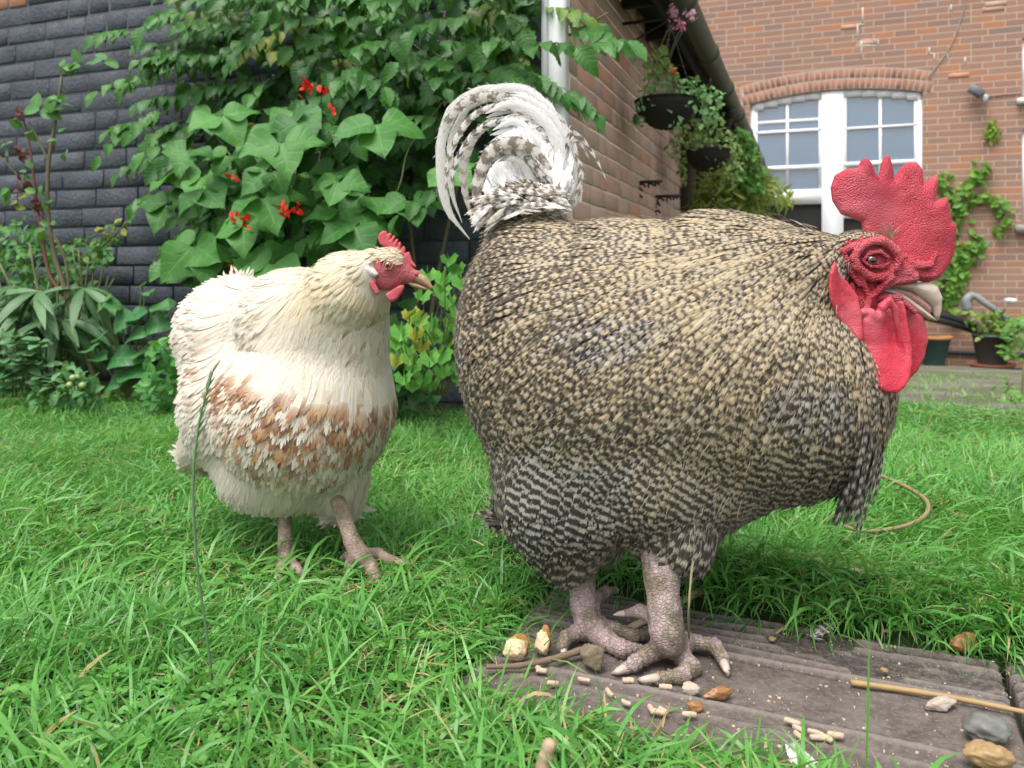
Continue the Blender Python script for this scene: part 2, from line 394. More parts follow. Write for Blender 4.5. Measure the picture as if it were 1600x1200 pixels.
def make_outbuilding():
    t = thing('brick_outbuilding', B(KN + 3, KM - .5, 0), 'low old brick outbuilding with deep dark eaves running away to the house', 'building')
    AX = np.array([D1, -D2, UP]); a = Acc()
    Ls = 2.35
    brick_wall(a, B(KN, KM, 0), AX, Ls, -.6, 2.05, painted_to=None, course=.068, proud=.003)
    brick_wall(a, B(KN + Ls + 1.3, KM - .10, 0), AX, 4.1, -.7, 1.7, course=.068, proud=.003)
    a.build('brickwork', M_OLD, t)
    b = Acc(); b.box(B(KN + Ls / 2 + .02, KM - .037, .7), (Ls / 2, .05, 1.38), AX); b.box(B(KN + Ls + 3.4, KM - .137, .5), (2.1, .05, 1.25), AX)
    b.box(B(KN + 4.2, KM - .45, .5), (3.7, .04, 1.35), AX); b.build('mortar', M_MORT, t, smooth=False)
    d = Acc(); d.box(B(KN + Ls + .66, KM - .22, .35), (.62, .02, 1.1), AX)
    for k in range(5): d.box(B(KN + Ls + .15 + k * .25, KM - .19, .35), (.11, .012, 1.08), AX)
    d.build('door', M_WOOD, t)
    for k, n_ in enumerate((Ls + .04, Ls + 1.25)):
        e = Acc(); e.box(B(KN + n_, KM - .08, .4), (.045, .07, 1.2), AX); e.build('post', M_WOOD, t)
    s = Acc(); AXR = np.array([D1, unit(D2 * 1 - UP * .55), unit(UP + D2 * .55)])
    s.box(B(KN + 3.9, KM - .70, 2.16), (4.0, 1.02, .03), AXR); s.build('roof', M_TILE, t, smooth=False)
    f = Acc(); f.box(B(KN + 4.0, KM + .17, 1.60), (3.86, .012, .07), AX); f.box(B(KN + 4.0, KM + .06, 1.66), (3.84, .11, .015), AX)
    for k in range(16): f.box(B(KN + .3 + k * .5, KM + .06, 1.60), (.022, .10, .045), AX)
    f.build('soffit', M_SOFF, t, smooth=False)
    g = Acc(); gm = KM + .245; g.tube([B(KN + .18 + x, gm, 1.60) for x in np.linspace(0, 7.62, 12)], .056, 14)
    for k in range(9): c_ = KN + .9 + k * .85; g.tube([B(c_, gm, 1.60), B(c_ + .05, gm, 1.60)], .063, 14)
    gg = g.build('gutter', M_GUT, t)
    h = Acc(); c_ = KN + 3.05
    h.tube(spline([B(c_, gm, 1.57), B(c_ + .02, gm - .03, 1.46), B(c_ + .05, gm - .10, 1.38), B(c_ + .06, KM + .05, 1.30), B(c_ + .06, KM + .05, .2), B(c_ + .06, KM + .05, -.35)], 30), .034, 12)
    h.tube([B(c_, gm, 1.57), B(c_ + .015, gm - .015, 1.50)], .045, 12)
    h.build('downpipe', M_BLACKM, t)
make_outbuilding()
def make_white_post():
    t = thing('white_door_frame', B(KN - .03, KM - .03, 0), 'white painted upright frame at the corner between black wall and old brick', 'frame')
    a = Acc(); c_ = P(873, 200, 2.52); a.box([c_[0], c_[1], 1.1], (.024, .03, 1.12), AXW); a.build('post', M_WHITE, t, smooth=False)
    b = Acc(); c_ = P(856, 200, 2.53); b.box([c_[0], c_[1], 1.1], (.011, .03, 1.12), AXW); b.build('trim', m_paint('grey_paint', (.42, .44, .44)), t, smooth=False)
make_white_post()

# ---- the main house with its sash windows
def facade_grid(acc, q0, q1, z0, z1, n=FN, col=None):
    pts = [B(n, q0, z0), B(n, q1, z0), B(n, q1, z1), B(n, q0, z1)]
    acc.add(pts, [(0, 1, 2, 3)], uv=[(q0, z0), (q1, z0), (q1, z1), (q0, z1)])
def make_house():
    t = thing('brick_house', B(FN, 0, -.6), 'red brick house across the garden with white sash windows under a brick arch', 'house')
    qa, qb = fq(1172)[0], fq(1442)[0]; zt = fz(1310, 137) - .02; zb = -.58
    qc = fq(1597)[0]; w2t, w2b = fz(1597, 60), fz(1597, 156); w3t, w3b = fz(1597, 203), fz(1597, 352)
    a = Acc(); RN = .12
    nseg = 24; xs = np.linspace(qa, qb, nseg + 1)
    arch = lambda x: zt - .10 * ((x - (qa + qb) / 2) / ((qb - qa) / 2))**2 + .0
    facade_grid(a, -9, qa, -.8, 7); facade_grid(a, qb, qc, -.8, 7)
    for i in range(nseg):
        x0, x1 = xs[i], xs[i+1]
        a.add([B(FN, x0, arch(x0)), B(FN, x1, arch(x1)), B(FN, x1, 7), B(FN, x0, 7)], [(0, 1, 2, 3)], uv=[(x0, arch(x0)), (x1, arch(x1)), (x1, 7), (x0, 7)])
        a.add([B(FN, x0, arch(x0)), B(FN + RN, x0, arch(x0)), B(FN + RN, x1, arch(x1)), B(FN, x1, arch(x1))], [(0, 1, 2, 3)], uv=[(x0, 0), (x0, RN), (x1, RN), (x1, 0)])
    for q in (qa, qb): a.add([B(FN, q, zb), B(FN + RN, q, zb), B(FN + RN, q, zt), B(FN, q, zt)], [(0, 1, 2, 3)], uv=[(0, zb), (RN, zb), (RN, zt), (0, zt)])
    for z0, z1 in ((-.8, w3b), (w3t, w2b), (w2t, 7)): facade_grid(a, qc, qc + 1.1, z0, z1)
    facade_grid(a, qc + 1.1, 9, -.8, 7)
    for z0, z1 in ((w3b, w3t), (w2b, w2t)):
        a.add([B(FN, qc, z0), B(FN + RN, qc, z0), B(FN + RN, qc, z1), B(FN, qc, z1)], [(0, 1, 2, 3)], uv=[(0, z0), (RN, z0), (RN, z1), (0, z1)])
        a.add([B(FN, qc, z1), B(FN + RN, qc, z1), B(FN + RN, qc + 1.1, z1), B(FN, qc + 1.1, z1)], [(0, 1, 2, 3)])
    a.build('brick_facade', M_HOUSE, t, smooth=False)
    # brick arch: two rings of bricks on end
    ar = Acc(); W = (qb - qa) / 2; qm = (qa + qb) / 2; cnt = 33
    for ring in range(2):
        for i in range(cnt):
            x = -W - .10 + (2 * W + .20) * (i + .5 + .25 * ring) / cnt; z = zt - .10 * (x / W)**2 + .062 + ring * .122; an = math.atan(.2 * x / W / W * 1.2)
            ax = np.array([D2 * math.cos(an) - UP * math.sin(an), D1, D2 * math.sin(an) + UP * math.cos(an)])
            ar.box(B(FN + .005, qm + x, z), ((W + .1) / cnt - .0055, .012, .054), ax, .001, col=(RNG.random(), 0, 0, 0), bev=.003)
    ar.build('brick_arch', m_simple('arch_brick', (.42, .20, .12), .9, 30, .4, c2=(.28, .14, .10)), t)
    mo = Acc(); xs2 = np.linspace(-W - .11, W + .11, 25); f_ = lambda x: zt - .10 * (x / W)**2
    for i in range(24):
        x0, x1 = xs2[i], xs2[i+1]; mo.add([B(FN - .004, qm + x0, f_(x0) + .002), B(FN - .004, qm + x1, f_(x1) + .002), B(FN - .004, qm + x1, f_(x1) + .25), B(FN - .004, qm + x0, f_(x0) + .25)], [(0, 1, 2, 3)])
    mo.build('arch_mortar', m_simple('white_mortar', (.50, .45, .38), .95), t, smooth=False)
    # repointed white joints and odd replaced bricks
    mfr = m_simple('fresh_mortar', (.72, .68, .60), .95)
    for (u0, v0, u1, v1) in ((1348, 12, 1348, 38), (1340, 38, 1350, 38), (1340, 38, 1340, 62), (1340, 62, 1347, 62), (1346, 62, 1346, 92), (1452, 75, 1452, 84), (1460, 85, 1460, 95), (1480, 83, 1480, 92), (1508, 90, 1508, 100), (1486, 8, 1486, 18), (1452, 84, 1460, 84), (1338, 71, 1372, 71), (1338, 62, 1372, 62), (1372, 62, 1372, 71)):
        p0, p1 = B(FN - .001, fq(u0)[0], fz(u0, v0)), B(FN - .001, fq(u1)[0], fz(u1, v1)); d = unit(p1 - p0); s_ = np.cross(d, D1); rp = Acc(); rp.box((p0 + p1) / 2, (np.linalg.norm(p1 - p0) / 2 + .006, .002, .007), np.array([d, D1, s_])); rp.build('repointed_joint', mfr, t, smooth=False)
    for (u, v, r_) in ((1329, 42, .8), (1355, 67, .75), (1552, 14, .75), (1556, 6, .2), (1498, 118, .82)):
        oc = Acc(); oc.box(B(FN - .0005, fq(u)[0], fz(u, v)), (.105, .0015, .031), AXW, col=(r_, 0, 0, 0)); oc.build('replaced_brick', M_OLD, t, smooth=False)
    fl = Acc(); fl.box(B(FN - .012, 0, -.44), (4, .012, .022), AXW); fl.build('slate_course', m_simple('slate', (.075, .08, .10), .8), t, smooth=False)
    rf = Acc(); rf.box(B(FN + 3, 0, 7.1), (9.5, 3.6, .1), AXW); rf.build('roof', M_TILE, t, smooth=False)
    # the wide window: two pairs of sashes and a stout middle post
    wn = Acc(); n_ = FN + .07; l0, l1 = fq(1284)[0], fq(1318)[0]
    wf = Acc(); zz = lambda u, v: fz(u, v, n_)
    def bar(q0, q1, z0, z1, dn=0, th=.02): wf.box(B(n_ + dn, (q0+q1)/2, (z0+z1)/2), (abs(q1-q0)/2, th, abs(z1-z0)/2), AXW)
    bar(l0, l1, zb, zt - .01, -.012, .035)
    bar(qa, qa + .055, zb, zt - .06, 0, .028); bar(qb - .05, qb, zb, zt - .06, 0, .028)
    for i in range(12):
        x0 = qa + (qb - qa) * i / 12; x1 = qa + (qb - qa) * (i + 1) / 12
        h_ = min(arch(x0), arch(x1)); wf.box(B(n_ - .002, (x0+x1)/2, h_ - .03), ((x1-x0)/2, .026, .05), AXW)
    # left pair
    zl1, zl2, zl3, zl4 = zz(1230, 206), zz(1230, 260), zz(1230, 297), zz(1230, 318)
    for v0, v1, dn, th in ((187, 192, .012, .012), (203, 208, .0, .015), (259, 266, 0, .018), (297, 320, -.006, .022)):
        bar(qa + .05, l0, zz(1230, v0), zz(1230, v1), dn, th)
    qm1 = fq(1230)[0]; bar(qm1 - .016, qm1 + .016, zl4, zt - .06, .002, .016); bar(qa + .05, qa + .085, zl4, zt - .05, .003, .018); bar(l0 - .035, l0, zl4, zt - .05, .003, .018)
    # right pair
    for v0, v1, dn, th in ((196, 200, 0, .015), (251, 258, 0, .018), (318, 340, -.006, .022)):
        bar(l1, qb - .045, zz(1380, v0), zz(1380, v1), dn, th)
    qm2 = fq(1376)[0]; bar(qm2 - .016, qm2 + .016, zz(1380, 330), zt - .06, .002, .016); bar(l1, l1 + .035, zz(1380, 330), zt - .05, .003, .018); bar(qb - .085, qb - .045, zz(1380, 330), zt - .05, .003, .018)
    win = wf.build('window', M_WHITE, t, smooth=False)
    gl = Acc(); facade_grid(gl, qa, l0, zz(1230, 300), zt + .05, n_ + .012); facade_grid(gl, l1, qb, zz(1380, 330), zt + .05, n_ + .012)
    gl.build('pane', M_GLASS, win, smooth=False)
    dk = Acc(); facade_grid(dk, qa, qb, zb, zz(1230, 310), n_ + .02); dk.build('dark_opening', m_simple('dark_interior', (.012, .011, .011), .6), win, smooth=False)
    # the part of the right-hand windows inside the picture
    wg = Acc()
    for z0, z1 in ((w3b, w3t), (w2b, w2t)):
        for q0, q1 in ((qc, qc + .06), (qc + .55, qc + .60), (qc + 1.04, qc + 1.1)): wg.box(B(n_, (q0+q1)/2, (z0+z1)/2), (abs(q1-q0)/2, .03, abs(z1-z0)/2), AXW)
        for zq in (z0 + .03, z1 - .03, (z0 + z1) / 2): wg.box(B(n_, qc + .55, zq), (.55, .025, .03), AXW)
    win2 = wg.build('window', M_WHITE, t, smooth=False)
    g2 = Acc()
    for z0, z1 in ((w3b, w3t), (w2b, w2t)): facade_grid(g2, qc, qc + 1.1, z0, z1, n_ + .012)
    g2.build('pane', M_GLASS, win2, smooth=False)
    si = Acc(); si.box(B(FN - .02, qc + .53, w3b - .04), (.60, .07, .045), AXW); si.build('sill', m_simple('stone_sill', (.40, .38, .33), .9), win2, smooth=False)
    si = Acc(); si.box(B(FN - .02, qc + .53, w2b - .02), (.58, .06, .03), AXW); si.build('sill', M_WHITE, win2, smooth=False)
make_house()
def make_security_light():
    c_ = B(FN - .10, fq(1524)[0], fz(1524, 148)); t = thing('security_light', c_, 'small grey floodlight with a sensor fixed high on the red brick wall', 'security light')
    g = m_simple('grey_plastic', (.16, .17, .18), .5); a = Acc(); axr = AXW @ rot((0, 0, 1), .2)
    a.box(c_ + np.array([-.01, 0, .02]), (.075, .05, .045), np.array([D2 * .8 - UP * .6, D1, UP * .8 + D2 * .6]), bev=.012); a.build('lamp_head', g, t)
    b = Acc(); b.tube([c_ + D2 * .04, c_ + D2 * .07 + D1 * .04 - UP * .03, c_ + D2 * .08 + D1 * .1 - UP * .05], .022, 10); b.build('bracket', g, t)
    s = Acc(); s.tube([c_ + D2 * .08 - UP * .03, c_ + D2 * .08 - UP * .12], [.035, .03], 12); s.build('sensor', m_simple('pale_lens', (.45, .46, .46), .3), t)
    w_ = Acc(); w_.tube(spline([c_ + D2 * .09 + D1 * .09 - UP * .05, B(FN - .012, fq(1560)[0], fz(1560, 150)), B(FN - .012, fq(1596)[0], fz(1596, 147))], 10), .006, 6); w_.build('cable', M_BLACKM, t)
    k = Acc(); k.tube(spline([B(FN - .01, fq(1512)[0], 4.2), B(FN - .01, fq(1508)[0], fz(1508, 0)), B(FN - .01, fq(1486)[0], fz(1486, 70)), B(FN - .01, fq(1450)[0], fz(1450, 122))], 14), .006, 6)
    o = k.build('wall_cable', m_simple('grey_cable', (.40, .35, .30), .7), None); tag(o, 'thin pale cable running down the brick wall to the end of the arch', 'cable')
make_security_light()
# ---------------------------------------------------------------- feathers
def feather_template(nb=6, seed=0, pt=1.0):
    """two vanes of separate barb bundles around a shaft; columns: a along 0..1, c across -1..1"""
    rg = np.random.default_rng(seed); V = []; Q = []
    prof = lambda a: np.interp(a, [0, .15, .4, .7, .88, 1.0], [.12, .55, .92, 1.0, .78, .08])
    for s in (-1, 1):
        for i in range(nb):
            a0 = i / nb * .9; a1 = a0 + .9 / nb * 1.7; ao = min(a0 + .30, .99) + rg.uniform(-.02, .02); w = prof(ao) * (1 + (.5 + .5 * pt) * rg.uniform(-.12, .08))
            k = len(V); V += [(a0, 0), (a1, 0), (min(ao + .30 / nb + .03 + .25 * (1 - pt) / nb, 1.04), s * w * (.86 + .12 * (1 - pt))), (ao - (.12 + .5 * (1 - pt)) / nb, s * w)]
            Q.append((k, k+1, k+2, k+3) if s < 0 else (k+3, k+2, k+1, k))
    k = len(V); V += [(.80, -.40), (.80, .40), (1.07, .08), (1.06, -.07)]; Q.append((k, k+1, k+2, k+3))
    return np.array(V, float), np.array(Q)
FT = [feather_template(9, i) for i in range(6)]; FTH = [feather_template(12, 30 + i, .25) for i in range(5)]; FTS = [feather_template(4, 9 + i) for i in range(4)]
def feathers(acc, pos, nrm, flow, L, W, lift, droop, cup, col, tpls=FT, twist=.12):
    """pos.. per feather; L, W metres; uv = (across, mm from the tip)"""
    n = len(pos); f = flow - nrm * np.sum(flow * nrm, 1)[:, None]; f = unit(f + RNG.normal(0, twist, f.shape)); f = unit(f - nrm * np.sum(f * nrm, 1)[:, None])
    t = np.cross(f, nrm); L, W, lift, droop = [np.broadcast_to(np.asarray(q, float), (n,)) for q in (L, W, lift, droop)]
    which = RNG.integers(0, len(tpls), n); roll = RNG.normal(0, .10, n)
    for wi, (tv, tq) in enumerate(tpls):
        s = which == wi
        if not s.any(): continue
        a = tv[:, 0][None]; c = tv[:, 1][None]; l_, w_ = L[s][:, None], W[s][:, None]
        up = l_ * (lift[s][:, None] * a - droop[s][:, None] * a * a) - cup * c * c * w_ + roll[s][:, None] * c * w_ + .0006
        X = pos[s][:, None] + f[s][:, None] * (a * l_)[..., None] + t[s][:, None] * (c * w_)[..., None] + nrm[s][:, None] * up[..., None]
        k = s.sum(); m = len(tv); U = np.stack([np.broadcast_to(c, (k, m)), (1 - a) * l_ * 1000], -1)
        Q = (tq[None] + (np.arange(k) * m)[:, None, None]).reshape(-1, 4)
        C = np.repeat(col[s], m, 0)
        acc.add(X.reshape(-1, 3), Q, uv=U.reshape(-1, 2), col=C)
def hairs(acc, pos, dirs, L, W, col, droopv=(0, 0, -.25)):
    """fine strands: two-segment slivers"""
    n = len(pos); L = np.broadcast_to(np.asarray(L, float), (n,))[:, None]; sd = unit(np.cross(dirs, RNG.normal(0, 1, dirs.shape))) * W
    mid = pos + dirs * L * .55; tip = pos + dirs * L + np.array(droopv) * L
    V = np.stack([pos - sd, pos + sd, mid + sd * .7, mid - sd * .7, tip], 1)
    k = np.arange(n)[:, None] * 5
    acc.add(V.reshape(-1, 3), k + np.array([[0, 1, 2, 3]]), k + np.array([[3, 2, 4]]), uv=np.tile([[0, 20], [0, 20], [0, 10], [0, 10], [0, 0]], (n, 1)), col=np.repeat(col, 5, 0))
def sample_surface(V, Q, spacing, keep=None):
    """even random points: one per small voxel"""
    N = vnormals(V, Q); c = (V[Q[:, 0]] + V[Q[:, 1]] + V[Q[:, 2]] + V[Q[:, 3]]) / 4
    ar = np.linalg.norm(np.cross(V[Q[:, 2]] - V[Q[:, 0]], V[Q[:, 3]] - V[Q[:, 1]]), axis=1) / 2
    n = int(ar.sum() / spacing**2 * 6); i = RNG.choice(len(Q), n, p=ar / ar.sum()); a, b = RNG.random(n)[:, None], RNG.random(n)[:, None]
    q = Q[i]; bl = lambda A: A[q[:, 0]]*(1-a)*(1-b) + A[q[:, 1]]*a*(1-b) + A[q[:, 2]]*a*b + A[q[:, 3]]*(1-a)*b
    p, nn = bl(V), unit(bl(N)); k = np.floor(p / spacing).astype(np.int64); key = k[:, 0] * 73856093 ^ k[:, 1] * 19349663 ^ k[:, 2] * 83492791
    _, u = np.unique(key, return_index=True); p, nn = p[u], nn[u]
    if keep is not None: s = keep(p); p, nn = p[s], nn[s]
    return p, nn
def px(p):
    """world points -> photo pixels (used to look up the plumage regions while building)"""
    return 800 + F * p[:, 0] / p[:, 1], HOR - F * (p[:, 2] - CH) / p[:, 1]
def m_plumage_barred():
    """attr: R random, G pale share, B bar period / 20 mm, A warmth"""
    t = NT('barred_plumage'); r, g, b, a = t.attr(); uvn = t.n('UVMap'); x, y, z = t.sep(uvn)[0:3]
    per = t.math('MULTIPLY', b, 20.0); ax = t.math('ABSOLUTE', x)
    nz = t.noise(t.n('Mapping', Vector=uvn, Scale=(3.0, .35, 1)).outputs[0], 1.0, 3)
    d = t.math('ADD', y, t.math('MULTIPLY', t.math('MULTIPLY', ax, ax), t.math('MULTIPLY', per, .12)))
    d = t.math('ADD', d, t.math('MULTIPLY', t.math('SUBTRACT', nz, .5), t.math('MULTIPLY', per, .7)))
    ph = t.math('ADD', t.math('DIVIDE', d, per), r); s = t.math('SINE', t.math('MULTIPLY', ph, 6.2832))
    st = t.noise(t.n('Mapping', Vector=uvn, Scale=(7.0, .10, 1)).outputs[0], 1.0, 3); st = t.math('ADD', t.math('MULTIPLY', t.math('SUBTRACT', st, .5), 2.2), .5, clamp=True)
    k = t.ramp(t.math('ADD', t.math('ADD', t.math('MULTIPLY', s, .42), g), t.math('MULTIPLY', t.math('SUBTRACT', st, .5), .34)), [(.30, 0.0), (.72, 1.0)])
    cream = t.mix(a, (.41, .38, .34), (.53, .43, .26)); cream = t.mix(t.math('MULTIPLY', st, .8), cream, t.mix(a, (.22, .20, .18), (.28, .19, .10)))
    dark = t.mix(t.math('MULTIPLY', a, .75), (.028, .022, .019), (.085, .062, .042))
    t.fin(t.mix(k, dark, cream), .55, None, .35); t.b.inputs['Sheen Weight'].default_value = .15
    return t.m
def m_plumage_cream():
    """attr: R random, G chestnut amount at tip, B yellow, A soiling"""
    t = NT('cream_plumage'); r, g, b, a = t.attr(); uvn = t.n('UVMap'); x, y, z = t.sep(uvn)[0:3]
    base = t.mix(b, (.74, .69, .60), (.72, .58, .34)); st = t.noise(t.n('Mapping', Vector=uvn, Scale=(7.0, .12, 1)).outputs[0], 1.0, 2)
    base = t.mix(t.math('MULTIPLY', st, .35), base, t.mix(b, (.70, .62, .52), (.68, .52, .29)))
    n = t.noise(t.n('Mapping', Vector=uvn, Scale=(2.0, .25, 1)).outputs[0], 1.0, 3)
    tip = t.math('SUBTRACT', 1.0, t.math('DIVIDE', y, 22.0), clamp=True)
    k = t.ramp(t.math('ADD', t.math('MULTIPLY', g, 1.0), t.math('MULTIPLY', t.math('SUBTRACT', n, .5), .5)), [(.32, 0.0), (.72, 1.0)])
    k = t.math('MULTIPLY', k, t.math('POWER', tip, .4))
    col = t.mix(k, base, t.ramp(r, [(0, (.50, .28, .11)), (.45, (.40, .17, .07)), (1, (.21, .08, .04))])); col = t.mix(a, col, (.42, .36, .22))
    t.fin(col, .6, None, .3); t.b.inputs['Sheen Weight'].default_value = .2
    tr = t.n('BsdfTranslucent', Color=col); mx = t.n('MixShader', i0=.18, i1=t.b.outputs[0], i2=tr.outputs[0]); t.t.links.new(mx.outputs[0], t.out.inputs[0])
    return t.m
M_BARRED = m_plumage_barred(); M_CREAM = m_plumage_cream()
def m_skin_red(name, c1=(.58, .048, .078), c2=(.40, .022, .042), scale=680, bst=.55, rough=.38):
    t = NT(name); c = t.coord(); v = t.n('TexVoronoi', {'feature': 'F1'}, Vector=c, Scale=scale); n = t.noise(c, 90, 4); n3 = t.noise(c, 25, 3)
    k = v.outputs['Distance']; h = t.math('ADD', t.math('SUBTRACT', 1.0, t.math('MULTIPLY', k, t.math('MULTIPLY', k, 1.6))), t.math('MULTIPLY', n, .25))
    col = t.mix(t.ramp(n3, [(.35, 0.0), (.7, 1.0)]), c1, c2); col = t.mix(t.ramp(k, [(.0, .45), (.45, 0.0)]), col, tuple(min(1, x * 1.25 + .05) for x in c1))  # granule tops lightened: small highlights painted into the skin colour
    col = t.mix(t.ramp(t.noise(c, 14, 4), [(.44, 0.0), (.68, .65)]), col, (.68, .17, .21)); t.fin(col, rough, t.bump(h, bst, .0022), .5); t.b.inputs['Subsurface Weight'].default_value = .25; t.b.inputs['Subsurface Radius'].default_value = (.006, .0015, .001); t.b.inputs['Subsurface Scale'].default_value = 1.0
    return t.m
def m_shank(name, c1, c2, c3):
    t = NT(name); c = t.coord(); v = t.n('TexVoronoi', {'feature': 'DISTANCE_TO_EDGE'}, Vector=t.n('Mapping', Vector=c, Scale=(1, 1, 1.7)).outputs[0], Scale=170.0)
    n = t.noise(c, 60, 5, .65); e = t.ramp(v.outputs[0], [(0, 0.0), (.14, 1.0)])
    col = t.mix(t.ramp(n, [(.38, 0.0), (.62, 1.0)]), c1, c2); col = t.mix(t.ramp(t.noise(c, 35, 5, .7), [(.44, 0.0), (.58, 1.0)]), col, c3)
    col = t.mix(t.math('MULTIPLY', t.math('SUBTRACT', 1.0, e), .22), col, tuple(x * .5 for x in c3))
    t.fin(col, .6, t.bump(t.math('ADD', t.math('MULTIPLY', e, .45), n), 1.0, .0018), .4); t.b.inputs['Subsurface Weight'].default_value = .1; t.b.inputs['Subsurface Scale'].default_value = .004
    return t.m
def m_horn(name, c1, c2):
    t = NT(name); c = t.coord(); n = t.noise(t.n('Mapping', Vector=c, Scale=(60, 30, 140)).outputs[0], 1.0, 4)
    t.fin(t.mix(n, c1, c2), .28, t.bump(n, .15, .001), .5); t.b.inputs['Subsurface Weight'].default_value = .3; t.b.inputs['Subsurface Scale'].default_value = .003; return t.m
M_BODY_DARK = m_simple('dark_down', (.09, .075, .06), .9); M_BODY_CREAM = m_simple('cream_down', (.75, .68, .56), .9)

def toe(g, pts, rr, k=.004):
    d = None
    for i in range(len(pts) - 1):
        c_ = cap(g, pts[i], pts[i+1], rr[i], rr[i+1]); d = c_ if d is None else smin(d, c_, k)
    return d
def toe_pts(uvh, base):
    """photo pixels with height above ground -> joints"""
    return [G(u, v, h) for u, v, h in uvh]
def bbox_nets(fn, pts, pad, h):
    P_ = np.array(pts); return nets(fn, P_.min(0) - pad, P_.max(0) + pad, h)
def claw(acc, a, b, c, r):
    pts = spline([a, b, c], 9); acc.tube(pts, np.interp(np.linspace(0, 1, 9), [0, .5, 1], [r, r * .7, r * .12]), 10)
# ---------------------------------------------------------------- the rooster
HY = 0.90                                           # distance of the rooster's head plane
def zoomh(x, y): return 1240 + x / 2.857, 220 + y / 2.857
def hp(x, y, Y=HY): return P(*zoomh(x, y), Y)
def outl(pts, Y=HY): return [(q[0], q[2]) for q in (hp(x, y, Y) for x, y in pts)]
S_ = lambda Y: Y / F
def rooster_torso(g):
    def e(u, v, Y, a, b, c, an=0):
        s = S_(Y); M = rot((0, 1, 0), R(an)); return ell(g, P(u, v, Y), (a * s, c * s, b * s), M)
    d = e(985, 582, 1.02, 246, 236, 185)
    d = smin(d, e(830, 500, 1.05, 102, 150, 130, -6), .05)
    d = smin(d, e(1150, 560, .985, 190, 214, 160), .05)
    d = smin(d, e(1236, 592, .96, 138, 168, 135, 14), .05)
    d = smin(d, e(1000, 730, 1.01, 190, 92, 140), .05)
    d = smin(d, cap(g, P(1150, 440, .97), P(1262, 421, HY + .015), 94 * S_(.95), 57 * S_(HY)), .04)
    d = smin(d, cap(g, P(1262, 421, HY + .015), P(1304, 402, HY + .008), 53 * S_(.9), 30 * S_(.9)), .014)
    d = smin(d, e(872, 762, .985, 78, 98, 80, 12), .045)
    d = smin(d, e(905, 832, .985, 64, 40, 52), .03)
    d = smin(d, e(1062, 818, .945, 60, 52, 62), .02)
    d = smin(d, e(800, 765, 1.03, 22, 46, 50), .02)
    d = smin(d, e(825, 338, 1.07, 56, 40, 50, 10), .03)
    return d
def rooster_head(g):
    """bare face: skull, brow roll, cheek folds, throat"""
    def e(x, y, a, b, c, an=0, dy=0):
        s = S_(HY) / 2.857; return ell(g, hp(x, y) + np.array([0, dy, 0]), (a * s, c * s, b * s), rot((0, 1, 0), R(an)))
    def c(x0, y0, x1, y1, r0, r1, dy0=0, dy1=0):
        s = S_(HY) / 2.857; return cap(g, hp(x0, y0) + np.array([0, dy0, 0]), hp(x1, y1) + np.array([0, dy1, 0]), r0 * s, r1 * s)
    d = e(330, 545, 150, 130, 80); d = smin(d, e(450, 580, 105, 70, 72), .006); d = smin(d, e(300, 690, 90, 110, 66), .006)
    d = smin(d, e(500, 560, 90, 80, 44), .006); d = smin(d, e(400, 740, 80, 60, 48), .006)
    d = smin(d, e(300, 460, 120, 60, 78), .006)
    F_ = -.0235                                     # front of the face, towards the camera
    ring = []
    for i in range(14):
        th = 2 * math.pi * i / 14; ring.append((332 + 96 * math.cos(th) + 6 * math.cos(3 * th), 530 + 82 * math.sin(th), 19 - 3 * math.sin(2 * th), -.0235 + .0035 * (math.cos(th) > .3) + .003 * (math.sin(th) > .6)))
    segs = [(*ring[i][:2], *ring[(i+1) % 14][:2], ring[i][2], ring[(i+1) % 14][2], ring[i][3], ring[(i+1) % 14][3]) for i in range(14)]
    for x0, y0, x1, y1, r0, r1, a, b in segs + [(185, 495, 245, 470, 14, 16, -.019, -.021), (192, 500, 222, 585, 15, 14, -.018, -.019), (222, 585, 262, 640, 14, 12, -.019, -.019),
                                (268, 610, 300, 690, 13, 12, -.020, -.018), (400, 608, 320, 690, 17, 14, -.019, -.018), (310, 690, 288, 765, 14, 15, -.017, -.018), (350, 668, 430, 625, 12, 14, -.016, -.015), (430, 625, 520, 612, 15, 14, -.015, -.012),
                                (432, 490, 455, 590, 13, 14, -.017, -.014), (455, 590, 520, 600, 13, 15, -.014, -.012), (470, 520, 520, 560, 15, 16, -.011, -.012),
                                (520, 560, 590, 555, 18, 16, -.011, -.009), (590, 555, 625, 500, 14, 10, -.008, -.006), (540, 600, 610, 600, 16, 14, -.006, -.006),
                                (360, 700, 440, 700, 15, 17, -.014, -.015), (440, 700, 520, 760, 16, 14, -.014, -.009), (232, 640, 252, 730, 10, 12, -.016, -.015)]:
        d = smin(d, c(x0, y0, x1, y1, r0, r1, a, b), .0014)
    # eye socket
    for x0, y0, x1, y1, r0, r1 in ((272, 540, 305, 562, 7, 8), (305, 562, 350, 566, 8, 8), (350, 566, 382, 548, 8, 6), (272, 532, 300, 503, 7, 10), (300, 503, 345, 496, 10, 10), (345, 496, 384, 526, 10, 7)):
        d = smin(d, c(x0, y0, x1, y1, r0, r1, -.0225, -.0225), .0012)
    return d
COMB = [(290,365),(200,330),(163,270),(155,210),(175,155),(220,130),(266,127),(283,95),(305,80),(328,98),(350,150),(366,162),(385,100),(405,62),(428,70),(444,115),(450,168),(480,120),(520,93),(556,97),(578,130),(580,198),(610,165),(638,150),(642,190),(630,268),(660,255),(685,250),(697,300),(708,355),(735,370),(733,420),(728,500),(700,560),(660,610),(600,634),(548,625),(500,600),(440,560),(380,500),(300,450)]
WATN = [(258,790),(290,762),(345,755),(372,790),(384,760),(400,710),(432,696),(458,720),(470,790),(482,850),(490,920),(484,985),(464,1045),(434,1085),(395,1108),(350,1104),(306,1078),(272,1015),(250,940),(244,860)]
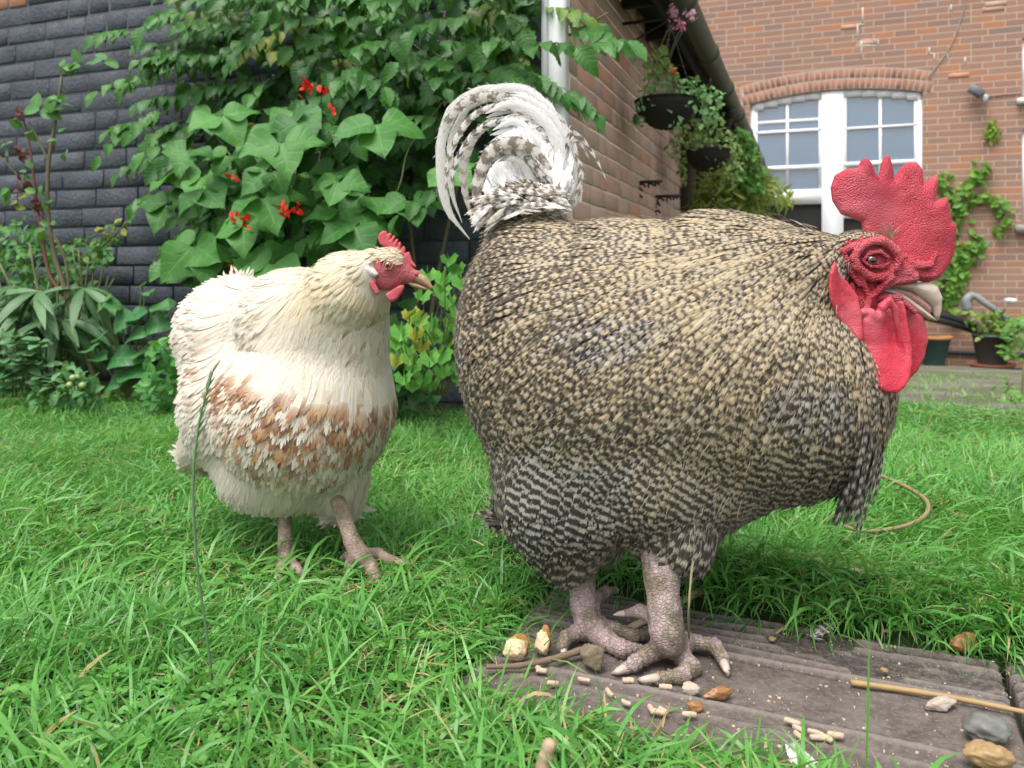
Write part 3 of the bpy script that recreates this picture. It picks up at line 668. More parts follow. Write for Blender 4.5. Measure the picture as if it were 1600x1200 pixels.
WATF = [(440,730),(520,745),(580,785),(606,840),(608,900),(590,970),(545,1040),(490,1095),(448,1130),(425,1100),(450,900)]
LOBE = [(125,533),(98,590),(90,650),(100,710),(130,770),(190,850),(238,902),(252,880),(248,780),(232,690),(190,625),(150,600),(138,560)]
BUP = [(350,640),(430,632),(520,634),(600,630),(640,648),(662,700),(657,760),(646,802),(630,785),(618,742),(575,705),(520,668),(455,652),(352,655)]
BLO = [(350,655),(440,662),(500,690),(560,735),(610,775),(646,806),(600,798),(545,765),(500,730),(440,690),(370,668)]
def make_rooster():
    t = thing('rooster', (G(985, 1030)[0], .93, 0), 'big speckled cuckoo-barred rooster with a large red comb standing on the brown paving', 'rooster')
    Mred = m_skin_red('red_comb_skin'); Mface = m_skin_red('red_face_skin', (.60, .055, .08), (.30, .018, .032), 560, .8); Mwat = m_skin_red('red_wattle_skin', (.60, .032, .06), (.44, .018, .042), 700, .3)
    Msh = m_shank('scaly_pink_shank', (.34, .25, .24), (.45, .34, .33), (.19, .155, .11)); Mhorn = m_horn('pale_horn', (.62, .52, .45), (.42, .33, .27))
    # -- body: torso and neck, bare face, legs with feet, joined into one mesh
    P0 = P(700, 300, 1.3); P1 = P(1420, 900, .75)
    tv, tq = nets(rooster_torso, (-.16, .74, .08), (.56, 1.26, .56), .006)
    lo = hp(80, 780) - np.array([0, .045, 0.03]); hi = hp(680, 360) + np.array([0, .04, 0])
    hv, hq = nets(rooster_head, np.minimum(lo, hi) - .004, np.maximum(lo, hi) + .004, .0011)
    N = vnormals(hv, hq); hv = hv + N * (0.0006 * fbm(hv[:, 0] * 260, hv[:, 1] * 260, hv[:, 2] * 260, 2))[:, None]
    def leg(shank, toes, hmax, hind, sp=None):
        pts = [q for q in shank]; seg = [(q, r_) for q, r_ in shank]
        def fn(g):
            d = None
            for i in range(len(seg) - 1):
                c_ = cap(g, seg[i][0], seg[i+1][0], seg[i][1], seg[i+1][1]); d = c_ if d is None else smin(d, c_, .006)
            for tp, rr in toes: d = smin(d, toe(g, tp, rr), .0055)
            return d
        allp = [q for q, _ in shank] + [q for tp, _ in toes for q in tp]
        v, q = bbox_nets(fn, allp, .03, .0018)
        n_ = vnormals(v, q); x = v * 1
        wr = np.sin(v[:, 0] * 900 + 3 * fbm(v[:, 0]*90, v[:, 1]*90, v[:, 2]*90, 2)) * (v[:, 2] < .035) * .0005
        v = v + n_ * (0.0009 * fbm(x[:, 0] * 140, x[:, 1] * 140, x[:, 2] * 140, 3) + wr)[:, None]
        return v, q
    s = S_(.93)
    A = .90; ank = G(1046, 985, .030)
    nearS = [(P(1030, 850, .935), 33 * s), (P(1034, 905, .915), 26 * s), (P(1038, 950, .90), 24 * s), (P(1042, 985, .893), 27 * s)]
    nb = P(1045, 1000, .893)
    nearT = [([nb, G(1062, 1022, .012), G(1080, 1042, .011), G(1066, 1056, .010), G(1026, 1061, .008)], [0.0162, 0.0111, 0.0100, 0.0085, 0.0063]),
             ([nb, G(1018, 1020, .016), G(992, 1036, .014), G(975, 1046, .008)], [0.0153, 0.0092, 0.0081, 0.0055]),
             ([nb, G(1088, 1004, .017), G(1116, 1008, .017), G(1128, 1028, .013), G(1132, 1040, .008)], [0.0145, 0.0085, 0.0078, 0.0070, 0.0052]),
             ([P(1028, 965, .905), P(1000, 955, .935), P(978, 958, .955)], [0.0111, 0.0074, 0.0044])]
    farS = [(P(905, 850, 1.0), 27 * s), (P(908, 905, .99), 22 * s), (P(912, 945, .98), 21 * s), (P(920, 972, .975), 25 * s)]
    fb = P(925, 982, .972)
    farT = [([fb, G(946, 1000, .014), G(972, 1014, .012), G(1000, 1016, .009)], [0.0179, 0.0115, 0.0100, 0.0067]),
            ([fb, G(898, 990, .016), G(884, 996, .017), G(879, 1010, .012), G(880, 1020, .006)], [0.0153, 0.0089, 0.0078, 0.0063, 0.0044]),
            ([fb, G(962, 984, .013), G(990, 994, .011), G(1015, 990, .009)], [0.0145, 0.0089, 0.0081, 0.0059]),
            ([P(925, 940, .985), P(945, 925, 1.03), P(962, 922, 1.05)], [0.0094, 0.0067, 0.0044])]
    parts = [(tv, tq, 0), (hv, hq, 1)]
    for sh, tt in ((nearS, nearT), (farS, farT)): v, q = leg(sh, tt, 0, 0); parts.append((v, q, 2))
    V = []; Q = []; mi = []; n = 0
    for v, q, m in parts: V.append(v); Q.append(q + n); mi.append(np.full(len(q), m)); n += len(v)
    build('body', np.concatenate(V), np.concatenate(Q), [M_BODY_DARK, Mface, Msh], t, mi=np.concatenate(mi))
    # -- claws
    claws = [(G(1028, 1059, .010), G(1005, 1062, .010), P(1008 - 12, 1062, .872), .0050), (G(978, 1044, .009), G(965, 1049, .009), G(955, 1053, .003), .0055),
             (G(1131, 1036, .012), G(1136, 1048, .010), G(1137, 1058, .002), .0055), (P(980, 958, .953), P(968, 959, .96), P(958, 961, .962), .0045), (G(880, 1014, .010), G(882, 1024, .007), G(884, 1031, .001), .0045)]
    for a, b, c_, r_ in claws:
        ac = Acc(); claw(ac, a, b, c_, r_); ac.build('claw', Mhorn, t)
    # -- comb
    def lobed(name, pts, yc, T, Rr, mat, h=.0011, par=t, noise=.0005, extra=()):
        pl = outl(pts); lo = np.array([min(p[0] for p in pl), 0, min(p[1] for p in pl)]); hi = np.array([max(p[0] for p in pl), 0, max(p[1] for p in pl)])
        ys = [float(np.min(yc(np.linspace(lo[0], hi[0], 9)[:, None], np.linspace(lo[2], hi[2], 9)[None]))), float(np.max(yc(np.linspace(lo[0], hi[0], 9)[:, None], np.linspace(lo[2], hi[2], 9)[None])))]
        lo = lo - .004; hi = hi + .004; lo[1] = ys[0] - T - .004; hi[1] = ys[1] + T + .004
        def fn(g):
            d = plate(g, pl, yc(g[0], g[2]), T, Rr)
            for pp, rr in extra: d = smin(d, toe(g, pp, rr, .001), .0035)
            return d
        if extra: lo[1] = min([lo[1]] + [q_[1] - .009 for pp, rr in extra for q_ in pp])
        v, q = nets(fn, lo, hi, h); v = relax(v, q, 2)
        n_ = vnormals(v, q); v = v + n_ * (noise * (.3 * fbm(v[:, 0]*330, v[:, 1]*330, v[:, 2]*330, 2) + 1.6 * fbm(v[:, 0]*90, v[:, 1]*90, v[:, 2]*90, 2)))[:, None]
        return build(name, v, q, mat, par)
    c0 = hp(450, 400)
    lobed('comb', COMB, lambda x, z: HY - .002 + .10 * (x - c0[0]) + .0035 * np.sin((x - c0[0]) * 70 + 1) * np.clip((z - c0[2]) * 25 + .5, 0, 1.2), .0068, .010, Mred, noise=.00035)
    w0 = hp(370, 900)
    wy = lambda x, z: HY - .020 + .26 * np.minimum(z - w0[2], 0) + .006 * np.sin((x - w0[0]) * 95 + (z - w0[2]) * 18) * np.clip((z - w0[2]) * 16 + .9, .15, 1.3) 
    ex = []
    for pl_, r0, r1 in ((((268, 805, .020), (285, 778, .025), (312, 765, .027), (345, 768, .027), (368, 792, .025), (374, 822, .021)), .0040, .0050),
                    (((386, 790, .021), (398, 742, .025), (425, 715, .0265), (448, 745, .026), (464, 830, .0225), (478, 930, .019), (484, 1030, .015)), .0060, .0012)):
        ex.append(([hp(x, y, HY - d) for x, y, d in pl_], np.linspace(r0, r1, len(pl_))))
    lobed('wattle', WATN, wy, .0036, .0045, Mwat, noise=.0004, extra=ex)
    lobed('wattle', WATF, lambda x, z: HY + .004 - .03 * (z - w0[2]) + .004 * np.sin((x - w0[0]) * 110), .0034, .0045, Mwat)
    lobed('ear_lobe', LOBE, lambda x, z: HY - .034 + .25 * (x - hp(170, 700)[0]) + .004 * np.cos((x - hp(170, 700)[0]) * 120), .0034, .005, Mwat)
    # -- beak, nostril, eye
    lobed('upper_beak', BUP, lambda x, z: HY + 0 * x, .0085, .011, Mhorn, noise=.0002); lobed('lower_beak', BLO, lambda x, z: HY + 0 * x, .0075, .008, Mhorn, noise=.0002)
    TO = [(430,668),(500,690),(560,728),(612,772),(600,778),(540,750),(480,712),(430,685)]
    lobed('tongue', [(440,655),(520,672),(575,708),(618,745),(610,775),(560,735),(500,700),(440,672)], lambda x, z: HY + 0 * x, .0045, .006, m_simple('pink_tongue', (.50, .25, .23), .4, 60, .1), noise=.0002)
    ac = Acc(); c_ = hp(540, 610, HY - .012); th = np.linspace(0, 1, 7)
    ac.tube(spline([hp(522, 598, HY - .0105), hp(545, 608, HY - .0115), hp(560, 622, HY - .010)], 8), [.001, .0022, .003, .0032, .003, .0024, .0016, .001], 10); ac.build('nostril', m_simple('grey_cere', (.14, .10, .09), .6), t)
    def ball(name, c_, r, mat, par=t):
        a = Acc(); k = 14; V = [];
        for i in range(k + 1):
            for j in range(20):
                p_, q_ = math.pi * i / k, 2 * math.pi * j / 20; V.append(np.asarray(c_) + r * np.array([math.sin(p_) * math.cos(q_), -math.cos(p_), math.sin(p_) * math.sin(q_)]))
        Q = [(i*20+j, i*20+(j+1) % 20, (i+1)*20+(j+1) % 20, (i+1)*20+j) for i in range(k) for j in range(20)]
        a.add(V, Q); return a.build(name, mat, par)
    def m_eye(name, iris, c_, pr, ir):
        m = NT(name); g = m.n('NewGeometry').outputs['Position']; d = m.n('VectorMath', {'operation': 'DISTANCE'}); m.set(d.inputs[0], g); d.inputs[1].default_value = tuple(c_)
        m.fin(m.ramp(m.math('DIVIDE', d.outputs['Value'], .01), [(pr * 100 - .005, (.004, .004, .004)), (pr * 100 + .01, iris), (ir * 100, iris), (ir * 100 + .03, (.03, .015, .01))]), .05, None, .6); m.b.inputs['Coat Weight'].default_value = 1; return m.m
    ec = hp(344, 534, HY - .0195); er = .0064
    ball('eye', ec, er, m_eye('rooster_eye', (.16, .05, .02), ec + np.array([0, -er, 0]), .0031, .0046))
    # -- plumage
    a = Acc(); hc = hp(300, 420)
    p, n = sample_surface(tv, tq, .0056, lambda p: (p[:, 0] < hp(222, 0)[0]) | (p[:, 2] > hp(0, 470)[2]) & (p[:, 0] < hp(330, 0)[0]) | (p[:, 2] < hp(0, 850)[2]))
    u, v = px(p); dh = unit(p - hc); dist = np.linalg.norm(p - hc, axis=1)
    thigh = 1 / (1 + np.exp(-(1.05 - (((u - 868) / 92)**2 + ((v - 775) / 112)**2)) * 9)) * (p[:, 1] < .985)
    low = np.clip((v - 560) / 200, 0, 1)
    flow = dh + np.array([0, 0, -.40]) * np.clip((v - 380) / 150, 0, 1)[:, None] + thigh[:, None] * np.array([.4, 0, -.7]) + np.array([-.5, .2, 0]) * np.clip((950 - u) / 200, 0, 1)[:, None] * (v < 480)[:, None]
    k = len(p); rr = RNG.random(k); big = fbm(p[:, 0]*14, p[:, 1]*14, p[:, 2]*14, 2, 5)
    small = np.clip(1 - dist / .16, 0, 1)
    L = .040 * (1 - .6 * small) * RNG.uniform(.8, 1.3, k); W = (.0030 - .0012 * small + .0016 * low + .0045 * thigh) * RNG.uniform(.75, 1.25, k); L = L * (1 + .3 * thigh)
    hack = np.clip((u - 880) / 200, 0, 1) * np.clip((660 - v) / 200, 0, 1)
    fl_ = unit(flow - n * np.sum(flow * n, 1)[:, None]); q_ = p * 120 - fl_ * np.sum(p * fl_, 1)[:, None] * 55     # flecks drawn out along the lie of the coat
    fleck = lattice(q_[:, 0], q_[:, 1], q_[:, 2], 11)
    rear = np.clip((860 - u) / 130, 0, 1)
    per = (.55 - .2 * small + .3 * low * (1 - thigh) + .40 * thigh) * RNG.uniform(.75, 1.35, k)
    per = np.where(thigh > .45, .56, per); td = unit(np.array([-.60, 0, -.80])); sc_ = (p @ td + L * .9 + .013 * fbm(p[:, 0]*16, p[:, 1]*16, p[:, 2]*16, 3, 14)) * 1000
    rr = np.where(thigh > .45, (-sc_ / (per * 20) + RNG.normal(0, .10, k)), RNG.random(k))
    lb = (thigh <= .45) & (v > 650); per = np.where(lb, .50, per); rr = np.where(lb, -((dist + L * .9) * 1000) / (per * 20) + RNG.normal(0, .22, k), rr) % 1.0; fleck = fleck * np.where(lb, .5, 1)
    pale = .47 + .25 * hack - .10 * np.clip((v - 660) / 120, 0, 1) * (1 - thigh) - .04 * low - .17 * rear - .09 * np.clip((1040 - u) / 120, 0, 1) * np.clip((500 - v) / 80, 0, 1) + .10 * big + .42 * fleck * (1 - .9 * thigh) + RNG.normal(0, .10, k)  # pale share falls low down: belly shadow painted in, plus darker barring
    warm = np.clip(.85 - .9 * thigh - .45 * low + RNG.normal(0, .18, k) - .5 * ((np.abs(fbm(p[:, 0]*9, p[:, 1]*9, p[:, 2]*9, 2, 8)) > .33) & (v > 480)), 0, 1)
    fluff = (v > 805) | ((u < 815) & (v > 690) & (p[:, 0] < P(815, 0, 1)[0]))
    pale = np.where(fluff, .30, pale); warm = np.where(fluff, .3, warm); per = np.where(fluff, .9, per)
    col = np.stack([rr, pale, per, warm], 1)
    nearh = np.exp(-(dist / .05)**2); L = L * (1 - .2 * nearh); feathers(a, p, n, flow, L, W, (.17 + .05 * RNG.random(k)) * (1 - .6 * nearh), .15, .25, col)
    # loose filaments over the coat, thicker on the belly fluff
    p2, n2 = sample_surface(tv, tq, .0068, lambda p: p[:, 0] < hp(200, 0)[0]); k2 = len(p2); u2, v2 = px(p2)
    f2 = unit(p2 - hc) + np.array([0, 0, -.4]); f2 = unit(f2 - n2 * np.sum(f2 * n2, 1)[:, None]); fl2 = (v2 > 800) | ((u2 < 810) & (v2 > 700))
    for rep in range(3):
        s2 = np.ones(k2, bool) if rep == 0 else fl2
        d2 = unit(f2[s2] + n2[s2] * RNG.uniform(.08, .28, (s2.sum(), 1)) + RNG.normal(0, .16, (s2.sum(), 3)))
        qq = p2[s2] * 120 - f2[s2] * np.sum(p2[s2] * f2[s2], 1)[:, None] * 55; fk = lattice(qq[:, 0], qq[:, 1], qq[:, 2], 11) if rep == 0 else 0
        hairs(a, p2[s2] + RNG.normal(0, .003, (s2.sum(), 3)), d2, np.where(fl2[s2], RNG.uniform(.015, .03, s2.sum()), RNG.uniform(.012, .024, s2.sum())), .00035, np.stack([RNG.random(s2.sum()), np.where(fl2[s2], .38, .75) + .5 * fk + RNG.normal(0, .2, s2.sum()), np.full(s2.sum(), 3.0), np.where(fl2[s2], .15, .7)], 1), (0, 0, -.12))
    # long loose breast feathers hanging clear of the chest
    kk = 70; q = np.stack([P(u_, v_, Y_) for u_, v_, Y_ in zip(RNG.uniform(1352, 1384, kk), RNG.uniform(590, 705, kk), RNG.uniform(.86, .95, kk))]); q[:, 0] -= (q[:, 2] < .25) * .006
    feathers(a, q, np.tile(unit(np.array([.7, -.7, .0])), (kk, 1)), np.tile(np.array([-.42, -.1, -1.0]), (kk, 1)) + RNG.normal(0, .05, (kk, 3)), RNG.uniform(.06, .085, kk), RNG.uniform(.003, .0045, kk), .05, .1, .2, np.stack([RNG.random(kk), RNG.normal(.48, .08, kk), np.full(kk, .6), RNG.uniform(.1, .5, kk)], 1))
    kk = 60; q = np.stack([P(u_, v_, Y_) for u_, v_, Y_ in zip(RNG.uniform(1325, 1372, kk), RNG.uniform(680, 735, kk), RNG.uniform(.88, .95, kk))])
    feathers(a, q, np.tile(unit(np.array([.6, -.8, .0])), (kk, 1)), np.tile(np.array([-.55, -.1, -1.0]), (kk, 1)) + RNG.normal(0, .07, (kk, 3)), RNG.uniform(.05, .075, kk), RNG.uniform(.003, .0045, kk), .05, .1, .2, np.stack([RNG.random(kk), RNG.normal(.42, .08, kk), np.full(kk, .7), RNG.uniform(.0, .3, kk)], 1))
    # small hackles on the crown, and bristles at the foot of the comb
    p3, n3 = sample_surface(hv, hq, .0026, lambda p: (p[:, 2] > hp(0, 432)[2] + (p[:, 0] - hp(300, 0)[0]) * .10) & (p[:, 0] < hp(390, 0)[0])); k3 = len(p3)
    feathers(a, p3, n3, np.tile(np.array([-1, 0, -.25]), (k3, 1)), RNG.uniform(.006, .010, k3), .0013, .10, .1, .2, np.stack([RNG.random(k3), RNG.normal(.66, .12, k3), np.full(k3, .22), np.full(k3, .8)], 1), FTS, .25)
    p4, n4 = sample_surface(hv, hq, .0018, lambda p: (np.hypot((p[:, 0] - hp(172, 0)[0]) / (46 * S_(HY) / 2.857), (p[:, 2] - hp(0, 562)[2]) / (40 * S_(HY) / 2.857)) < 1)); k4 = len(p4)
    if k4: hairs(a, p4, unit(n4 + np.array([-.9, 0, -.5]) + RNG.normal(0, .4, (k4, 3))), RNG.uniform(.006, .012, k4), .0004, np.stack([RNG.random(k4), RNG.normal(.5, .25, k4), np.full(k4, 3.0), np.full(k4, .1)], 1))
    kb = 60; q = np.stack([hp(x, y, HY - d) for x, y, d in zip(RNG.uniform(380, 455, kb), RNG.uniform(405, 450, kb), RNG.uniform(.006, .014, kb))])
    hairs(a, q, unit(np.stack([RNG.normal(-.2, .4, kb), RNG.uniform(-.5, -.1, kb), RNG.uniform(.4, 1, kb)], 1)), RNG.uniform(.008, .018, kb), .0004, np.stack([np.ones(kb), np.ones(kb), np.full(kb, 3.0), np.full(kb, .9)], 1), (0, 0, 0))
    a.build('plumage', M_BARRED, t)
    # -- tail: coverts and curling sickle feathers
    def sickle(pts, wpx, pale, per, Y=1.08, cols=5, n=26, warm=.12):
        c_ = spline([P(u_, v_, Y + (q_[0] if q_ else 0)) for (u_, v_, *q_) in pts], n); T = unit(np.gradient(c_, axis=0)); nr = unit(np.cross(T, np.array([0, 1.0, 0])))
        tt = np.linspace(0, 1, n); wd = wpx * S_(Y) * np.interp(tt, [0, .15, .5, .8, 1], [.45, .9, 1, .75, .06]); cs = np.linspace(-1, 1, cols); L_ = np.concatenate([[0], np.cumsum(np.linalg.norm(np.diff(c_, axis=0), axis=1))])
        V = []; U = []
        for i in range(n):
            for c in cs: V.append(c_[i] + nr[i] * wd[i] * (c + .07 * RNG.normal() * (abs(c) == 1) * 1.6) + np.array([0, -1, 0]) * (.18 * wd[i] * (1 - c * c)) + T[i] * abs(c) * wd[i] * .5); U.append((c, (L_[-1] - L_[i]) * 1000 - abs(c) * 7))
        Q = [(i*cols+j, i*cols+j+1, (i+1)*cols+j+1, (i+1)*cols+j) for i in range(n-1) for j in range(cols-1)]
        ac = Acc(); ac.add(V, Q, uv=U, col=(RNG.random(), pale, per, warm))
        # split barbs along both edges
        i_ = RNG.integers(2, n - 2, 160); sg = RNG.choice([-1, 1], 160); q = c_[i_] + nr[i_] * (sg * wd[i_] * .7)[:, None]
        hairs(ac, q, unit(T[i_] * .9 + nr[i_] * sg[:, None] * .55 + RNG.normal(0, .16, (160, 3))), wd[i_] * RNG.uniform(.7, 1.5, 160), .0005, np.tile([[.5, pale + .1, per, warm]], (160, 1)), (0, 0, 0))
        return ac.build('tail_feather', M_TAIL, t)
    global M_TAIL; M_TAIL = m_tail()
    W_ = 1.6; Bd = .40
    outer = np.array([(902, 316), (898, 262), (876, 192), (828, 146), (776, 140), (728, 166)], float); inner = np.array([(838, 320), (834, 292), (822, 266), (802, 252), (784, 258), (768, 274)], float)
    for i in range(50):                                 # the white plume: feathers fanned between an outer and an inner arch, each ending at its own length
        f = (i + RNG.random()) / 50; f = f**.8; c_ = outer * f + inner * (1 - f) + RNG.normal(0, 3.0, (6, 2)); cut = RNG.uniform(.62, 1.0); cp = spline(c_, 40)[:int(40 * cut)]; cp = cp[::max(1, len(cp) // 7)]
        bars = RNG.random() < .10; sickle([tuple(q) for q in cp], RNG.uniform(6.5, 10.5), .75 if bars else W_, .9, Y=1.06 + .07 * f + RNG.normal(0, .008), warm=RNG.uniform(0, .2))
    for args in (([(850, 200), (800, 146), (752, 142), (712, 168), (692, 215), (688, 270), (700, 328), (734, 374)], 9, W_, .5, 1.135, .35),
                 ([(846, 210), (800, 158), (748, 158), (716, 190), (703, 240), (706, 300), (722, 348)], 6, 1.2, .5, 1.13, .4),
                 ([(838, 200), (795, 168), (748, 175), (714, 215), (699, 262), (696, 312)], 5, .62, 1.0, 1.11, .3),
                 ([(815, 190), (770, 190), (738, 218), (724, 262), (728, 305), (738, 345)], 7, .9, .9, 1.12, .6),
                 ([(842, 215), (800, 190), (760, 196), (728, 224), (710, 262), (705, 300)], 5, .58, .9, 1.09, .3),
                 ([(812, 160), (770, 150), (732, 158), (705, 182), (692, 208)], 8, .65, 1.2, 1.12, .5),
                 ([(862, 265), (830, 232), (798, 222), (768, 236), (750, 270), (744, 312), (754, 345)], 10, .46, 1.1, 1.045, .45),
                 ([(850, 278), (822, 245), (792, 236), (764, 254), (748, 296), (750, 330)], 7, .50, .9, 1.05, .4),
                 ([(885, 300), (884, 245), (890, 212), (905, 212), (928, 242), (949, 284)], 3.5, .50, .9, 1.10, .4), ([(890, 270), (893, 226), (905, 222), (922, 250)], 3, .6, .8, 1.11, .3),
                 ([(897, 316), (906, 292), (908, 268), (902, 246), (892, 232)], 5, .35, .8, 1.07, .4), ([(890, 260), (886, 215), (876, 188), (864, 180)], 5, .8, .9, 1.12, .2),
                 ([(866, 210), (852, 168), (836, 148), (822, 132)], 4, .35, 1.2, 1.15, .2), ([(870, 215), (858, 172), (846, 154), (836, 142)], 4, .35, 1.2, 1.15, .2), ([(874, 220), (866, 180), (857, 162), (850, 152)], 4, .35, 1.2, 1.15, .2)):
        sickle(args[0], args[1], args[2], args[3], Y=args[4], warm=args[5])
    # broad white coverts at the root of the tail
    tc = Acc(); kk = 160; uu = RNG.uniform(772, 886, kk); vv = 322 - RNG.uniform(0, 50, kk) * (1 - ((uu - 835) / 80)**2 * .6); q = np.stack([P(a_, b_, y_) for a_, b_, y_ in zip(uu, vv, RNG.uniform(1.05, 1.12, kk))])
    fl = np.stack([(uu - 840) / 160 - .15, np.zeros(kk), np.ones(kk)], 1) * np.array([1, 1, 1])
    feathers(tc, q, np.tile(unit(np.array([-.1, -1, .25])), (kk, 1)), fl, RNG.uniform(.030, .050, kk), RNG.uniform(.005, .009, kk), .03, .10, .25, np.stack([RNG.random(kk), np.full(kk, 1.6), np.full(kk, .5), np.full(kk, .1)], 1))
    kk = 230; uu = RNG.uniform(764, 894, kk); vv = 335 - RNG.uniform(0, 34, kk); q = np.stack([P(a_, b_, y_) for a_, b_, y_ in zip(uu, vv, RNG.uniform(1.0, 1.06, kk))])
    feathers(tc, q, np.tile(unit(np.array([-.1, -1, .5])), (kk, 1)), np.stack([np.full(kk, -.8), np.full(kk, .1), .35 - .9 * np.clip((840 - uu) / 70, 0, 1)], 1) + RNG.normal(0, .16, (kk, 3)), RNG.uniform(.024, .038, kk), RNG.uniform(.0028, .0045, kk), .06, .12, .25, np.stack([RNG.random(kk), np.where(vv > 322, .95, .5) + RNG.normal(0, .2, kk), RNG.uniform(.5, .9, kk), RNG.uniform(.3, .8, kk)], 1))
    tc.build('tail_coverts', M_TAIL, t)
    return t
def m_tail():
    t = NT('tail_plumage'); r, g, b, a = t.attr(); uvn = t.n('UVMap'); x, y, z = t.sep(uvn)[0:3]; per = t.math('MULTIPLY', b, 20.0)
    nz = t.noise(t.n('Mapping', Vector=uvn, Scale=(1.2, .2, 1)).outputs[0], 1.0, 3)
    d = t.math('ADD', y, t.math('MULTIPLY', t.math('SUBTRACT', nz, .5), t.math('MULTIPLY', per, 1.2))); s = t.math('SINE', t.math('MULTIPLY', t.math('DIVIDE', d, per), 6.2832))
    k = t.ramp(t.math('ADD', t.math('MULTIPLY', s, .5), g), [(.15, 0.0), (.85, 1.0)])
    st = t.noise(t.n('Mapping', Vector=uvn, Scale=(5.0, .10, 1)).outputs[0], 1.0, 3)
    pale = t.mix(t.ramp(st, [(.45, 0.0), (.75, .9)]), t.mix(a, (.86, .86, .84), (.42, .35, .25)), t.mix(a, (.60, .58, .55), (.28, .22, .14)))
    t.fin(t.mix(k, t.mix(r, (.07, .05, .04), (.20, .145, .11)), pale), .5, None, .35)
    tr = t.n('BsdfTranslucent', Color=pale); mx = t.n('MixShader', i0=.15, i1=t.b.outputs[0], i2=tr.outputs[0]); t.t.links.new(mx.outputs[0], t.out.inputs[0]); return t.m
make_rooster()
# ---------------------------------------------------------------- the hen
EY = 1.155                                          # distance of her head plane
def zh(x, y): return 540 + x / 8.57, 340 + y / 8.57
def ep(x, y, Y=EY): return P(*zh(x, y), Y)
def hen_torso(g):
    def e(u, v, Y, a, b, c, an=0):
        s = S_(Y); return ell(g, P(u, v, Y), (a * s, c * s, b * s), rot((0, 1, 0), R(an)))
    d = e(376, 522, 1.35, 86, 82, 95)
    d = smin(d, e(388, 632, 1.30, 92, 108, 100), .03)
    d = smin(d, e(475, 640, 1.245, 132, 130, 118), .03)
    d = smin(d, e(540, 600, 1.235, 70, 95, 80), .03)
    d = smin(d, e(470, 500, 1.265, 88, 80, 85, 20), .03)
    d = smin(d, e(556, 520, 1.215, 50, 62, 58), .03)
    d = smin(d, e(448, 730, 1.27, 98, 60, 92), .03)
    d = smin(d, e(535, 735, 1.25, 42, 62, 50), .02)
    d = smin(d, e(322, 680, 1.32, 32, 50, 50), .02)
    d = smin(d, cap(g, P(500, 520, 1.235), P(548, 455, 1.19), 78 * S_(1.23), 62 * S_(1.2)), .03)
    d = smin(d, cap(g, P(548, 455, 1.19), P(572, 424, EY + .010), 56 * S_(1.2), 31 * S_(EY)), .015)
    d = smin(d, cap(g, P(572, 422, EY + .008), P(588, 411, EY + .004), 31 * S_(EY), 22 * S_(EY)), .008)
    return d
def hen_head(g):
    def e(x, y, a, b, c, an=0, dy=0): s = S_(EY) / 8.57; return ell(g, ep(x, y) + np.array([0, dy, 0]), (a * s, c * s, b * s), rot((0, 1, 0), R(an)))
    d = e(560, 650, 290, 240, 185, 10); d = smin(d, e(760, 760, 170, 130, 110, 20), .008); d = smin(d, e(560, 850, 200, 130, 120, 0), .008); d = smin(d, e(900, 790, 120, 75, 70, 25), .005)
    s = S_(EY) / 8.57
    d = np.maximum(d, -ell(g, ep(570, 640) + np.array([0, -.0205, 0]), (72 * s, 45 * s, 66 * s)))
    return d
HCOMB = [(520,390),(455,350),(430,270),(450,210),(500,175),(545,178),(565,220),(590,202),(622,215),(605,290),(630,245),(655,235),(668,262),(648,330),(672,292),(695,283),(710,310),(690,385),(712,330),(735,318),(750,360),(735,435),(762,385),(785,380),(805,420),(802,480),(825,465),(848,452),(870,500),(895,580),(950,650),(930,670),(820,620),(760,520),(660,440)]
HBU = [(780,830),(850,800),(920,770),(940,745),(1000,740),(1080,790),(1140,870),(1175,940),(1165,972),(1120,955),(1040,905),(960,870),(860,850)]
HBL = [(800,850),(900,862),(1000,895),(1080,935),(1130,965),(1060,970),(960,950),(880,925),(820,880)]
HWAT = [(540,1030),(640,960),(740,900),(800,900),(805,940),(770,1010),(720,1080),(650,1125),(600,1115)]
